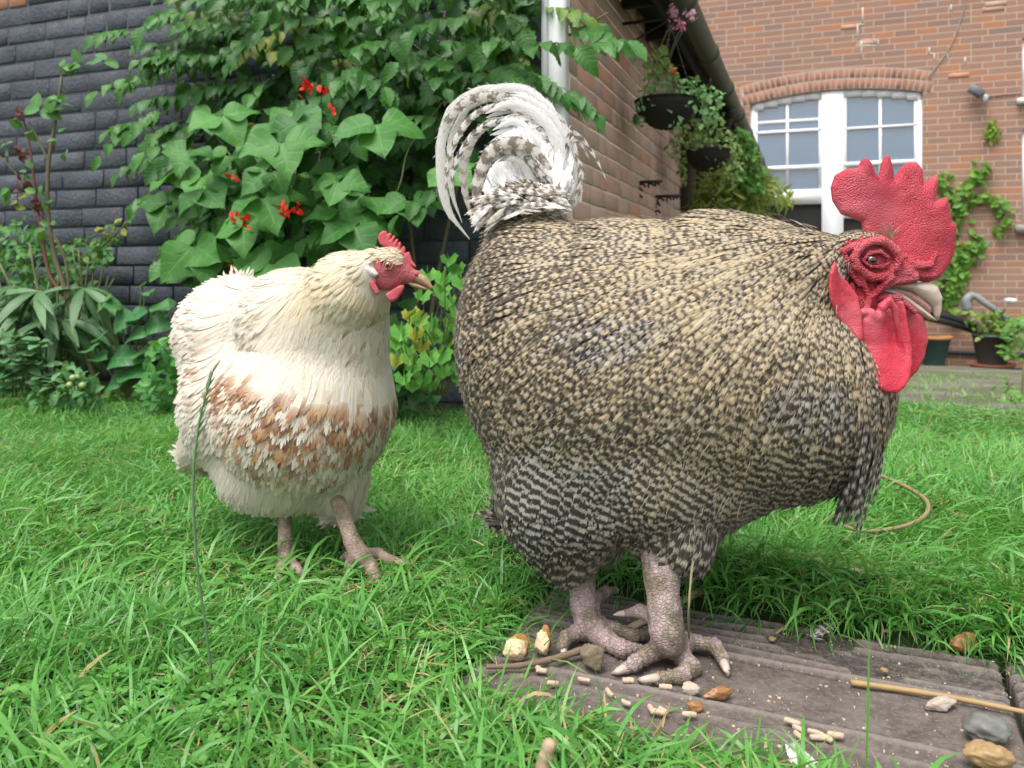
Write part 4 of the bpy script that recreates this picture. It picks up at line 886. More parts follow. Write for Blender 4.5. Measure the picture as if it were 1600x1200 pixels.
def make_hen():
    t = thing('hen', G(500, 905), 'cream hen with chestnut-flecked breast and a small red comb walking on the lawn', 'hen')
    Mred = m_skin_red('hen_comb_skin', (.56, .07, .09), (.46, .045, .065), 700, .35, .45); Mface = m_skin_red('hen_face_skin', (.50, .10, .11), (.40, .055, .07), 800, .5, .5)
    Msh = m_shank('pinkish_shank', (.38, .28, .22), (.46, .33, .27), (.22, .18, .12)); Mhorn = m_horn('horn_beak', (.50, .33, .20), (.34, .20, .12))
    tv, tq = nets(hen_torso, (-.66, 1.04, .06), (-.10, 1.52, .52), .006)
    lo = ep(150, 1100) - np.array([0, .035, .01]); hi = ep(1100, 300) + np.array([0, .035, .01]); hv, hq = nets(hen_head, lo, hi, .0011)
    n_ = vnormals(hv, hq); hv = hv + n_ * (.0004 * fbm(hv[:, 0]*300, hv[:, 1]*300, hv[:, 2]*300, 2))[:, None]
    parts = [(tv, tq, 0), (hv, hq, 1)]; s = S_(1.18)
    nb = G(562, 868, .028)
    legs = [([(P(524, 770, 1.215), 13 * s), (P(534, 800, 1.20), 11.5 * s), (P(550, 845, 1.185), 12.5 * s), (nb, 16 * s)],
             [([nb, G(578, 884, .014), G(586, 900, .011), G(590, 910, .006)], [.014, .0105, .009, .006]), ([nb, G(590, 866, .016), G(612, 878, .011), G(634, 882, .009)], [.012, .009, .0085, .006]),
              ([nb, G(548, 880, .014), G(543, 890, .009)], [.012, .008, .006]), ([nb, G(545, 868, .02), G(536, 872, .012)], [.009, .007, .005])]),
            ([(P(445, 775, 1.25), 12 * s), (P(444, 810, 1.235), 10.5 * s), (P(446, 850, 1.225), 11.5 * s), (P(446, 872, 1.22), 12 * s)],
             [([P(446, 872, 1.22), G(440, 890, .01), G(436, 902, .008)], [.011, .009, .006]), ([P(446, 872, 1.22), G(462, 888, .01), G(470, 896, .008)], [.011, .008, .006])])]
    for sh, tt in legs:
        def fn(g):
            d = None
            for i in range(len(sh) - 1):
                c_ = cap(g, sh[i][0], sh[i+1][0], sh[i][1], sh[i+1][1]); d = c_ if d is None else smin(d, c_, .005)
            for tp, rr in tt: d = smin(d, toe(g, tp, rr), .0045)
            return d
        v, q = bbox_nets(fn, [a for a, _ in sh] + [a for tp, _ in tt for a in tp], .02, .0018); parts.append((v, q, 2))
    V = []; Q = []; mi = []; n = 0
    for v, q, m in parts: V.append(v); Q.append(q + n); mi.append(np.full(len(q), m)); n += len(v)
    build('body', np.concatenate(V), np.concatenate(Q), [M_BODY_CREAM, Mface, Msh], t, mi=np.concatenate(mi))
    for a_, b_, c_, r_ in ((G(589, 908, .008), G(592, 914, .006), G(594, 918, .002), .0045), (G(632, 881, .009), G(638, 882, .009), G(644, 884, .005), .0045)):
        ac = Acc(); claw(ac, a_, b_, c_, r_); ac.build('claw', Mhorn, t)
    def lobed(name, pts, yc, T, Rr, mat, h=.0008):
        pl = [(q[0], q[2]) for q in (ep(x, y) for x, y in pts)]; xs = [p[0] for p in pl]; zs = [p[1] for p in pl]
        ys = yc(np.array([min(xs), max(xs)] * 2), np.array([min(zs)] * 2 + [max(zs)] * 2)); lo = np.array([min(xs), float(np.min(ys)) - T, min(zs)]) - .003; hi = np.array([max(xs), float(np.max(ys)) + T, max(zs)]) + .003
        v, q = nets(lambda g: plate(g, pl, yc(g[0], g[2]), T, Rr), lo, hi, h); return build(name, relax(v, q, 1), q, mat, t)
    lobed('comb', HCOMB, lambda x, z: EY + 0 * x, .0030, .0035, Mred)
    lobed('upper_beak', HBU, lambda x, z: EY + 0 * x, .0065, .008, Mhorn); lobed('lower_beak', HBL, lambda x, z: EY + 0 * x, .0055, .006, Mhorn)
    lobed('wattle', HWAT, lambda x, z: EY - .012 + 0 * x, .0030, .004, Mred)
    lobed('ear_lobe', [(340,840),(410,840),(470,960),(475,1010),(440,1040),(380,960),(340,890)], lambda x, z: EY - .015 + 0 * x, .0028, .003, Mred)
    lobed('white_ear_lobe', [(262,690),(290,640),(345,638),(420,690),(470,760),(430,800),(350,780),(285,740)], lambda x, z: EY - .0165 + 0 * x, .0045, .008, m_simple('white_lobe', (.74, .70, .66), .5, 90, .2, .2))
    ac = Acc(); ac.tube(spline([ep(915, 745, EY - .0065), ep(945, 760, EY - .0075), ep(975, 778, EY - .0070)], 8), [.0006, .001, .0013, .0014, .0013, .001, .0008, .0005], 8); ac.build('nostril', m_simple('dark_cere', (.22, .10, .07), .5), t)
    ec = ep(572, 640, EY - .0172); er = .0062; a = Acc(); k = 14; V = []
    for i in range(k + 1):
        for j in range(20):
            p_, q_ = math.pi * i / k, 2 * math.pi * j / 20; V.append(ec + er * np.array([math.sin(p_) * math.cos(q_), -math.cos(p_), math.sin(p_) * math.sin(q_)]))
    a.add(V, [(i*20+j, i*20+(j+1) % 20, (i+1)*20+(j+1) % 20, (i+1)*20+j) for i in range(k) for j in range(20)])
    m = NT('hen_eye'); g = m.n('NewGeometry').outputs['Position']; d = m.n('VectorMath', {'operation': 'DISTANCE'}); m.set(d.inputs[0], g); d.inputs[1].default_value = tuple(ec + np.array([-.0003, -er, 0]))
    m.fin(m.ramp(m.math('DIVIDE', d.outputs['Value'], .01), [(.27, (.004, .004, .004)), (.30, (.34, .16, .05)), (.50, (.42, .24, .09)), (.56, (.05, .02, .015))]), .05, None, .6); m.b.inputs['Coat Weight'].default_value = 1
    a.build('eye', m.m, t)
    ac = Acc(); th = np.linspace(0, 2 * math.pi, 30); ac.tube([ec + np.array([math.cos(q) * .0066, -.0036, math.sin(q) * .0060]) for q in th], .0012, 8, cap=False); ac.build('eyelid', m_skin_red('eyelid_skin', (.46, .17, .16), (.40, .12, .12), 900, .3), t)
    # plumage
    a = Acc(); hc = ep(480, 560)
    p, n = sample_surface(tv, tq, .0064); s_ = (p[:, 0] < ep(300, 0)[0]) | (p[:, 2] < ep(0, 1060)[2]) | (p[:, 2] > ep(0, 560)[2]); p, n = p[s_], n[s_]
    def region(p):
        u, v = px(p); v = v + 16 * fbm(p[:, 0]*30, p[:, 1]*30, p[:, 2]*30, 2, 19); neck = 1 / (1 + np.exp(-((522 - .05 * (u - 480)) - v) / 16)) * 1 / (1 + np.exp(-(u - (430 + (v - 430) * -.25)) / 10))
        br = 1.1 * np.exp(-(((u - 583) / 60)**2 + ((v - 572) / 95)**2)) + .85 * np.exp(-(((u - 440) / 110)**2 + ((v - 612) / 92)**2)) + .55 * np.exp(-(((u - 470) / 120)**2 + ((v - 690) / 50)**2)) + .4 * np.exp(-(((u - 345) / 40)**2 + ((v - 600) / 40)**2)) + .22 * np.exp(-(((u - 300) / 30)**2 + ((v - 500) / 80)**2))
        return u, v, neck, br * (1 - neck) + .8 * np.exp(-(((u - 600) / 34)**2 + ((v - 558) / 32)**2)) * neck
    fr_ = unit(p - hc) + np.array([0, 0, -.5]); fr_ = unit(fr_ - n * np.sum(fr_ * n, 1)[:, None]); u, v, neck, br = region(p + fr_ * .028); k = len(p); dist = np.linalg.norm(p - hc, axis=1); small = np.clip(1 - dist / .15, 0, 1)
    flow = unit(p - hc) + np.array([0, 0, -.5]) * np.clip((v - 440) / 100, 0, 1)[:, None] + np.array([-.7, .3, 0]) * np.clip((430 - u) / 100, 0, 1)[:, None]
    L = (.040 + .010 * (1 - neck)) * (1 - .68 * small) * RNG.uniform(.85, 1.2, k); W = (.0098 - .0052 * neck) * (1 - .5 * small) * RNG.uniform(.85, 1.2, k)
    g = br * (.84 + .6 * fbm(p[:, 0]*40, p[:, 1]*40, p[:, 2]*40, 2, 4)) + RNG.normal(0, .30, k) * (.3 + br) - .04
    soil = np.clip((v - 690) / 110, 0, 1) * .35 + np.clip(RNG.normal(0, .05, k), 0, 1)
    yel = np.clip(neck * (.45 + .45 * fbm(p[:, 0]*14, p[:, 1]*14, p[:, 2]*14, 2, 6) + .3 * np.clip((u - 540) / 60, 0, 1)) + RNG.normal(0, .12, k) + .12 * br, 0, 1)
    feathers(a, p, n, flow, L, W, .045, .075, .16, np.stack([RNG.random(k), g, yel, soil], 1), FTH)
    kp, kn = sample_surface(tv, tq, .0075); s_ = kp[:, 0] < ep(200, 0)[0]; kp, kn = kp[s_], kn[s_]; u2, v2, nk2, br2 = region(kp)
    f2 = unit(kp - hc) + np.array([0, 0, -.5]) * (v2 > 460)[:, None]; f2 = unit(f2 - kn * np.sum(f2 * kn, 1)[:, None]); fl = (v2 > 740) | (u2 < 300)
    d2 = unit(f2 + kn * RNG.uniform(.12, .5, (len(kp), 1)) * np.where(fl, 1, .5)[:, None] + RNG.normal(0, .15, kp.shape))
    hairs(a, kp, d2, RNG.uniform(.012, .022, len(kp)), .00032, np.stack([RNG.random(len(kp)), np.zeros(len(kp)), np.clip(nk2 * .5, 0, 1), np.where(v2 > 720, .3, .0)], 1))
    # face bristles and the cream brow
    p3, n3 = sample_surface(hv, hq, .0022, lambda p: (p[:, 2] > ep(0, 540)[2] - (p[:, 0] - ep(560, 0)[0]) * .35) & (p[:, 0] < ep(790, 0)[0]) | (p[:, 0] < ep(330, 0)[0]) & (p[:, 2] > ep(0, 620)[2]))
    k3 = len(p3); feathers(a, p3, n3, np.tile(np.array([-1, 0, -.28]), (k3, 1)), RNG.uniform(.008, .013, k3), .0015, .16, .1, .2, np.stack([RNG.random(k3), np.zeros(k3), RNG.uniform(.3, .8, k3), np.zeros(k3)], 1), FTS, .2)
    a.build('plumage', M_CREAM, t)
    # upright tuft at the tail
    ac = Acc(); kk = 26; q = np.stack([P(x, y, 1.40) for x, y in zip(RNG.normal(374, 9, kk), RNG.uniform(434, 446, kk))])
    feathers(ac, q, np.tile(np.array([0, -1.0, .1]), (kk, 1)), np.stack([RNG.normal(0, .5, kk), RNG.normal(0, .2, kk), np.full(kk, 1.0)], 1), RNG.uniform(.015, .026, kk), .0022, .0, .2, .2, np.tile([[.5, 0, .1, 0]], (kk, 1)))
    ac.build('tail_tuft', M_CREAM, t)
make_hen()
# ---------------------------------------------------------------- leaves
def leaf_tpl(prof, serr=0, teeth=6, fold=.25, curl=.25, rows=12, wave=0, seed=0, cols=5):
    rg = np.random.default_rng(seed); A = np.linspace(0, 1, rows + 1); W = np.interp(A, [p[0] for p in prof], [p[1] for p in prof])
    sh = A * teeth % 1.0; V = []; U = []
    for i, a in enumerate(A):
        for c in np.linspace(-1, 1, cols):
            w = W[i] * (1 + serr * (.5 - sh[i]) * (abs(c) == 1) * 2); x = c * w; y = a + (serr * .25 * sh[i] * (abs(c) == 1)) - .0
            z = fold * abs(x) - curl * a * a + wave * math.sin(a * 9 + c * 2 + seed) * abs(c) * .1; V.append((x, y, z)); U.append((c, a))
    Q = [(i*cols+j, i*cols+j+1, (i+1)*cols+j+1, (i+1)*cols+j) for i in range(rows) for j in range(cols - 1)]
    return np.array(V), np.array(Q), np.array(U)
def fan_tpl(lobes=3, depth=.22, spread=2.5, seed=0, cup=.15):
    rg = np.random.default_rng(seed); V = [(0, 0, 0)]; U = [(0, 0)]; n = 19; Q = []
    th = np.linspace(-spread / 2, spread / 2, n); r = 1 - depth * np.abs(np.cos(th / spread * math.pi * lobes * 1.0))**.6 * (rg.uniform(.7, 1.2)) 
    r = r * (1 - .05 * (np.arange(n) % 3 == 0))
    for k_, f in enumerate((.5, 1.0)):
        for i in range(n): V.append((math.sin(th[i]) * r[i] * f, math.cos(th[i]) * r[i] * f, cup * f * f * (1 - abs(th[i]) * .4) - .1 * f * abs(th[i]))); U.append((th[i] / spread * 2, f))
    T = [(0, 1 + i + 1, 1 + i) for i in range(n - 1)]; Q = [(1 + i, 2 + i, 2 + n + i, 1 + n + i) for i in range(n - 1)]
    V = np.array(V); Q = np.array(Q + [(0, t[1], t[2], t[2]) for t in []]).reshape(-1, 4)
    # centre fan as quads collapsed on the origin pair
    V2 = np.vstack([V, [(0, 0, 0)]]); U.append((0, 0)); Qc = np.array([(0, 1 + i + 1, 1 + i, len(V)) for i in range(n - 1)])
    return V2, np.vstack([Q, Qc]), np.array(U)
def place(acc, tpls, pos, along, nrm, size, col):
    pos = np.asarray(pos, float); k = len(pos); along = unit(along); nrm = nrm - along * np.sum(nrm * along, 1)[:, None]; nrm = unit(nrm); ac_ = np.cross(along, nrm)
    size = np.broadcast_to(np.asarray(size, float), (k,)); w = RNG.integers(0, len(tpls), k)
    for i, (V, Q, U) in enumerate(tpls):
        s = w == i; m = int(s.sum())
        if not m: continue
        X = pos[s][:, None] + size[s][:, None, None] * (ac_[s][:, None] * V[None, :, 0:1] + along[s][:, None] * V[None, :, 1:2] + nrm[s][:, None] * V[None, :, 2:3])
        acc.add(X.reshape(-1, 3), (Q[None] + (np.arange(m) * len(V))[:, None, None]).reshape(-1, 4), uv=np.tile(U, (m, 1)), col=np.repeat(np.asarray(col)[s], len(V), 0))
def m_leaf(name, c1, c2, yel=(.30, .30, .03), trans=.3, rough=.42, veins=7, vs=.35, spec=.35):
    """attr: R hue, G yellowing"""
    t = NT(name); r, g, b, a = t.attr(); uvn = t.n('UVMap'); x, y, z = t.sep(uvn)[0:3]; ax = t.math('ABSOLUTE', x)
    mid = t.math('SUBTRACT', 1.0, t.math('MULTIPLY', ax, 9.0), clamp=True)
    sv = t.math('POWER', t.math('ABSOLUTE', t.math('SINE', t.math('MULTIPLY', t.math('SUBTRACT', y, t.math('MULTIPLY', ax, .18)), 3.1416 * veins))), 14.0)
    sv = t.math('SUBTRACT', 1.0, sv); vein = t.math('MAXIMUM', mid, t.math('MULTIPLY', t.math('SUBTRACT', 1.0, sv), .6))
    n = t.noise(t.coord(), 35, 4)
    col = t.mix(r, c1, c2); col = t.mix(t.ramp(t.math('ADD', g, t.math('MULTIPLY', t.math('SUBTRACT', n, .5), .6)), [(.45, 0.0), (.9, 1.0)]), col, yel)
    col = t.mix(t.math('MULTIPLY', vein, vs), col, tuple(min(1, q * 1.6 + .03) for q in c2)); col = t.mix(t.math('MULTIPLY', n, .3), col, tuple(q * .5 for q in c1))
    bk = t.mix(.5, col, (.25, .45, .05))
    return leafy(t, col, bk, trans, rough, t.bump(t.math('SUBTRACT', n, t.math('MULTIPLY', vein, .7)), .35, .004), spec)
M_STEM = m_simple('green_stem', (.11, .17, .05), .6, c2=(.16, .13, .07)); M_BARK = m_simple('brown_cane', (.16, .11, .07), .75, 60, .5, c2=(.12, .13, .06)); M_REDST = m_simple('reddish_stem', (.20, .07, .045), .6)
M_TWIG = m_simple('dry_twig', (.24, .17, .10), .85, 90, .5)
T_CREEP = [leaf_tpl([(0, .04), (.1, .17), (.35, .29), (.6, .25), (.85, .10), (1, .0)], .24, 6, .30, c, 12, .3, i) for i, c in enumerate((.15, .35, .5, .25))]
T_BEAN = [leaf_tpl([(0, .16), (.06, .36), (.22, .50), (.4, .48), (.65, .30), (.88, .10), (1, .0)], 0, 1, f, c, 10, .5, i) for i, (f, c) in enumerate(((.12, .12), (.22, .30), (.05, .45), (.18, .05)))]
T_LANCE = [leaf_tpl([(0, .02), (.2, .07), (.5, .095), (.8, .055), (1, .0)], 0, 1, .3, c, 8, 0, i) for i, c in enumerate((.15, .35, .6))]
T_OV = [leaf_tpl([(0, .08), (.15, .26), (.4, .34), (.7, .24), (.9, .09), (1, .0)], .05, 5, .2, c, 6, .2, i) for i, c in enumerate((.1, .3))]
T_FAN = [fan_tpl(3, .17, 2.6, i) for i in range(3)]
def wallY(u): k = (u - 800) / F; return KN / (k * D1[0] + D1[1])
def in_poly(u, v, pts):
    u = np.asarray(u, float); v = np.asarray(v, float); r = np.zeros(u.shape, bool); n = len(pts)
    for i in range(n):
        (x0, y0), (x1, y1) = pts[i], pts[(i+1) % n]
        c = ((y0 <= v) & (y1 > v)) | ((y1 <= v) & (y0 > v))
        if y0 != y1: r ^= c & (u < x0 + (v - y0) * (x1 - x0) / (y1 - y0))
    return r
def scatter_poly(pts, n):
    a = np.array(pts, float); out = np.zeros((0, 2))
    while len(out) < n:
        q = RNG.uniform(a.min(0), a.max(0), (n * 2, 2)); out = np.vstack([out, q[in_poly(q[:, 0], q[:, 1], pts)]])
    return out[:n]
def PP(uv, Y): return np.stack([(uv[:, 0] - 800) / F * Y, Y, CH - (uv[:, 1] - HOR) / F * Y], 1)

# ---- climber on the black wall
def make_creeper():
    t = thing('climbing_vine', (P(560, 400, 2.65)[0], 2.62, 0), 'dense climber with toothed drooping leaflets covering the corner of the black wall', 'climber')
    Ml = m_leaf('creeper_leaf', (.020, .085, .018), (.075, .24, .038), trans=.26, rough=.38)
    a = Acc(); st = Acc()
    MAIN = [(235, 30), (270, 0), (300, -60), (820, -60), (815, 20), (800, 60), (815, 120), (700, 190), (715, 250), (640, 330), (560, 380), (290, 400), (292, 260), (240, 225), (250, 180), (240, 110)]
    # deep layer close to the wall
    q = scatter_poly([(285, -60), (850, -60), (830, 100), (720, 190), (640, 330), (560, 400), (330, 430), (300, 250), (285, 100)], 900); Y = wallY(q[:, 0]) - RNG.uniform(.03, .16, 900)
    place(a, T_CREEP, PP(q, Y), np.stack([RNG.normal(0, .6, 900), RNG.uniform(-.3, 0, 900), RNG.uniform(-1, -.2, 900)], 1), np.tile([0, -1, .4], (900, 1)) + RNG.normal(0, .35, (900, 3)), RNG.uniform(.06, .10, 900), np.stack([RNG.random(900) * .5, RNG.random(900) * .2, RNG.random(900), RNG.random(900)], 1))
    # sprays: a rachis with paired toothed leaflets
    cl = scatter_poly(MAIN, 200); lowb = cl[:, 1] > 200
    cl = cl[~lowb | (RNG.random(200) < .45)]
    extra = np.array([(180, 45), (200, 190), (185, 205), (230, 180), (215, 250), (190, 120), (240, 110), (905, 15), (925, 40), (905, 150), (700, 140), (715, 165), (855, 60), (940, 60), (850, 120), (880, 8), (250, 300), (260, 215)], float); cl = np.vstack([cl, extra])
    ne = len(cl) - len(extra)
    for i, (u, v) in enumerate(cl):
        ex = i >= ne; Y = wallY(min(max(u, 100), 880)) - RNG.uniform(.10, .55) * (1 if not ex else .6); b = P(u, v, Y)
        sgn = -1 if u < 420 else (1 if u > 780 else RNG.choice([-1, 1])); d = unit(np.array([sgn * RNG.uniform(.5, 1.0), RNG.uniform(-.7, .0), RNG.uniform(-.55, .25)]))
        n_ = RNG.integers(3, 5) * 2 + 1; Lr = RNG.uniform(.10, .19) * (.55 if u > 740 and not ex else 1); b = b - d * Lr * .5; pts = [b + d * Lr * s + np.array([0, 0, -.25 * Lr * s * s]) for s in np.linspace(0, 1, 6)]; st.tube(pts, np.linspace(.0017, .0008, 6), 5)
        hue = np.clip(RNG.normal(.55, .25) + (.25 if ex else 0), 0, 1); pos = []; al = []; nm = []; sz = []; sd = unit(np.cross(d, [0, 0, 1]))
        for j in range(n_):
            s = 1.0 if j == n_ - 1 else .18 + .8 * (j // 2) / (n_ // 2); side = 0 if j == n_ - 1 else (1 if j % 2 else -1)
            pos.append(b + d * Lr * s + np.array([0, 0, -.25 * Lr * s * s])); al.append(unit(d * .55 + sd * side * .75 + np.array([0, -.15, -.55 - .3 * RNG.random()]))); nm.append(unit(np.array([0, -.75, .75]) + RNG.normal(0, .22, 3))); sz.append(RNG.uniform(.042, .085) * (1.15 if side == 0 else 1))
        k = len(pos); place(a, T_CREEP, pos, np.array(al), np.array(nm), np.array(sz), np.stack([np.clip(hue + RNG.normal(0, .1, k), 0, 1), np.full(k, RNG.uniform(.4, .8) if RNG.random() < .09 else RNG.random() * .3), RNG.random(k), RNG.random(k)], 1))
    a.build('foliage', Ml, t)
    for pts in ([(640, 640), (650, 450), (620, 250), (560, 80), (540, -80)], [(650, 640), (690, 400), (740, 200), (800, 40), (830, -80)], [(600, 640), (500, 420), (420, 260), (330, 140), (280, -40)], [(700, 210), (740, 150), (800, 100), (880, 60), (950, 20)]):
        st.tube(spline([P(u, v, wallY(u) - .06) for u, v in pts], 20), np.linspace(.009, .003, 20), 7)
    st.build('stem', M_BARK, t)
make_creeper()
def flower_cluster(acc, c, r, n, pet, col):
    pos = np.asarray(c) + RNG.normal(0, r * .45, (n, 3)) * np.array([1, .6, 1]); place(acc, T_OV, pos, RNG.normal(0, 1, (n, 3)), RNG.normal(0, 1, (n, 3)) + np.array([0, -1, .5]), pet * RNG.uniform(.7, 1.2, n), np.tile(col, (n, 1)))
def m_petal(name, c1, c2):
    t = NT(name); r, g, b, a = t.attr(); return leafy(t, t.mix(t.noise(t.coord(), 80, 3), c1, c2), None, .3, .5)
def make_bean():
    t = thing('runner_bean', G(470, 640), 'runner bean plant with broad leaves and scarlet flowers behind the cream hen', 'bean plant')
    Ml = m_leaf('bean_leaf', (.040, .15, .030), (.10, .30, .055), trans=.28, rough=.5, veins=5, vs=.3); a = Acc(); st = Acc()
    q = np.vstack([scatter_poly([(250, 215), (330, 165), (430, 140), (600, 175), (680, 220), (690, 290), (600, 330), (540, 370), (520, 420), (290, 420), (285, 330), (240, 330)], 30),
                   np.array([(265, 318), (335, 310), (300, 290), (440, 200), (470, 190), (525, 265), (575, 305), (530, 280), (590, 190), (700, 265), (390, 390), (320, 395), (300, 420), (480, 380), (555, 350), (640, 310)], float)])
    for i, (u, v) in enumerate(q):
        Y = wallY(u) - RNG.uniform(.30, .75); c = P(u, v, Y); hue = np.clip(RNG.normal(.55, .25), 0, 1); base = np.array([RNG.normal(0, .5), -.45, -.5]); pos = []; al = []; nm = []; sz = RNG.uniform(.085, .135)
        for j, an in enumerate((-1.35, 0, 1.35)):
            d = unit(base); sd = unit(np.cross(d, [0, -.6, .8])); dd = unit(d * math.cos(an) + sd * math.sin(an)); pos.append(c + dd * .012); al.append(dd); nm.append(unit(np.array([RNG.normal(0, .25), -.72, .7]) + RNG.normal(0, .15, 3)))
        place(a, T_BEAN, pos, np.array(al), np.array(nm), np.array([sz * .9, sz, sz * .9]), np.stack([np.clip(hue + RNG.normal(0, .1, 3), 0, 1), RNG.random(3) * .3, RNG.random(3), RNG.random(3)], 1))
        e = c + np.array([RNG.normal(0, .03), .12, -.08]); st.tube(spline([c, (c + e) / 2 + np.array([0, 0, .02]), e], 6), .0016, 5)
    for pts in ([(470, 640), (455, 520), (480, 420), (475, 330), (500, 240), (480, 150)], [(500, 640), (560, 500), (560, 400), (620, 300), (640, 230), (700, 150)], [(440, 640), (400, 480), (370, 400), (390, 300), (330, 200)]):
        st.tube(spline([P(u, v, wallY(u) - .38 - .05 * math.sin(v / 40)) for u, v in pts], 40), .0024, 6)
    a.build('foliage', Ml, t); st.build('stem', M_STEM, t)
    Mf = m_petal('scarlet_petal', (.75, .045, .015), (.50, .015, .01))
    for u, v, r, n in ((487, 134, .028, 16), (440, 326, .018, 8), (458, 324, .016, 7), (378, 344, .024, 12), (364, 275, .010, 4), (517, 172, .008, 4), (372, 428, .014, 6)):
        f = Acc(); c = P(u, v, wallY(u) - .95); flower_cluster(f, c, r, n, .020, [.5, 0, 0, 0]); f.build('flower', Mf, t)
    b = Acc(); c = P(368, 375, wallY(368) - .7); b.tube(spline([c, c + [.004, 0, .03], c + [-.004, -.01, .06]], 8), .0012, 5)
    for k in range(16): e = c + [RNG.normal(0, .008), -.004, RNG.uniform(0, .06)]; b.tube([c + [0, 0, e[2] - c[2]], e], .0026, 5)
    b.build('flower_bud_spike', M_STEM, t)
make_bean()
def bush(t, name, mat, poly, n, tpls, size, Yf, along, nrm, jit=.4, yel=(0, .3), parent=None):
    a = Acc(); q = scatter_poly(poly, n); Y = Yf(q); along = np.broadcast_to(np.asarray(along, float), (n, 3)) + RNG.normal(0, jit, (n, 3)); nr = np.broadcast_to(np.asarray(nrm, float), (n, 3)) + RNG.normal(0, jit * .7, (n, 3))
    place(a, tpls, PP(q, Y), along, nr, RNG.uniform(*size, n), np.stack([RNG.random(n), RNG.uniform(*yel, n), RNG.random(n), RNG.random(n)], 1)); return a.build(name, mat, t)
def make_left_bed():
    # leafy under-shrub against the wall
    t = thing('leafy_shrub', G(60, 615), 'low bushy shrub of small round leaves at the far left before the black wall', 'shrub')
    Ml = m_leaf('shrub_leaf', (.05, .17, .04), (.11, .30, .07), trans=.25)
    bush(t, 'foliage', Ml, [(-120, 360), (60, 350), (90, 390), (150, 370), (185, 395), (130, 430), (150, 470), (200, 480), (170, 560), (80, 590), (-120, 600)], 1500, T_OV, (.028, .05), lambda q: wallY(q[:, 0]) - RNG.uniform(.08, .42, len(q)), (0, -.3, -.1), (0, -.7, .7), .6)
    st = Acc()
    for k in range(26): u0, u1 = RNG.uniform(20, 150), RNG.uniform(-60, 180); st.tube(spline([P(u0, 608, 2.95), P((u0+u1)/2, 520, 2.95), P(u1, RNG.uniform(380, 450), 2.98)], 10), .0035, 5)
    for u0, v0, u1, v1 in ((110, 420, 200, 345), (60, 400, 180, 350), (130, 400, 190, 365)):
        st.tube(spline([P(u0, v0, 2.9), P((u0+u1)/2, (v0+v1)/2 + 6, 2.85), P(u1, v1, 2.85)], 10), .002, 5)
    st.build('stem', M_STEM, t)
    b = Acc()
    for u0, v0, u1, v1 in ((110, 420, 200, 345), (60, 400, 180, 350), (130, 400, 190, 365)):
        m = 22; s = np.linspace(.2, 1, m); q = np.stack([u0 + (u1 - u0) * s, v0 + (v1 - v0) * s], 1) + RNG.normal(0, 4, (m, 2)); place(b, T_OV, PP(q, np.full(m, 2.85)), RNG.normal(0, 1, (m, 3)), np.tile([0, -.8, .5], (m, 1)) + RNG.normal(0, .3, (m, 3)), RNG.uniform(.02, .035, m), np.stack([RNG.random(m)] * 4, 1))
    b.build('sprig', Ml, t)
    # long-leaved shrub
    t = thing('long_leaved_shrub', G(50, 618), 'shrub with drooping whorls of long narrow leaves at the left edge of the lawn', 'shrub')
    Ml = m_leaf('lance_leaf', (.055, .15, .05), (.12, .25, .09), trans=.15, rough=.38, veins=16, vs=.25, spec=.5); a = Acc(); st = Acc()
    for (u, v) in ((10, 460), (28, 448), (55, 478), (20, 500), (98, 500), (60, 455), (105, 470), (120, 495), (-30, 470), (75, 520), (-10, 520), (130, 450), (40, 540)):
        c = P(u, v, 2.78 + RNG.uniform(-.08, .12)); k = RNG.integers(11, 16); th = RNG.uniform(0, 6.28, k); al = np.stack([np.cos(th), np.sin(th) * .7 - .25, RNG.uniform(-1.1, .1, k)], 1)
        place(a, T_LANCE, np.tile(c, (k, 1)) + al * .006, al, np.tile([0, -.5, .9], (k, 1)) + RNG.normal(0, .15, (k, 3)), RNG.uniform(.12, .21, k), np.stack([RNG.random(k), RNG.random(k) * .3, RNG.random(k), RNG.random(k)], 1))
        st.tube(spline([c, P(u * .7 + 20, 560, 2.85), P(u * .4 + 40, 612, 2.88)], 10), .004, 6)
    a.build('foliage', Ml, t); st.build('stem', M_STEM, t)
    # pale-leaved herb at the very edge
    t = thing('pale_herb', G(25, 628), 'pale green herb with rosettes of pointed leaves low at the left edge', 'herb'); Ml = m_leaf('herb_leaf', (.09, .22, .09), (.17, .34, .15), trans=.25); a = Acc(); st = Acc()
    for (u, v) in ((25, 540), (45, 560), (5, 575), (60, 545), (-20, 550), (20, 590), (70, 580)):
        c = P(u, v, 2.62); k = 14; th = RNG.uniform(0, 6.28, k); al = np.stack([np.cos(th), np.sin(th) * .8 - .2, RNG.uniform(-.2, .5, k)], 1)
        place(a, T_OV, np.tile(c, (k, 1)) + np.stack([np.zeros(k), np.zeros(k), RNG.uniform(-.05, .03, k)], 1), al, np.tile([0, -.4, 1.0], (k, 1)), RNG.uniform(.04, .065, k), np.stack([RNG.random(k), RNG.random(k) * .2, RNG.random(k), RNG.random(k)], 1)); st.tube([c, P(u, 620, 2.64)], .003, 5)
    a.build('foliage', Ml, t); st.build('stem', M_STEM, t)
    # rose with bare canes
    t = thing('rose_bush', G(155, 618), 'leggy rose with long bare brown canes and a few leaves before the black wall', 'rose bush'); Y = 2.80
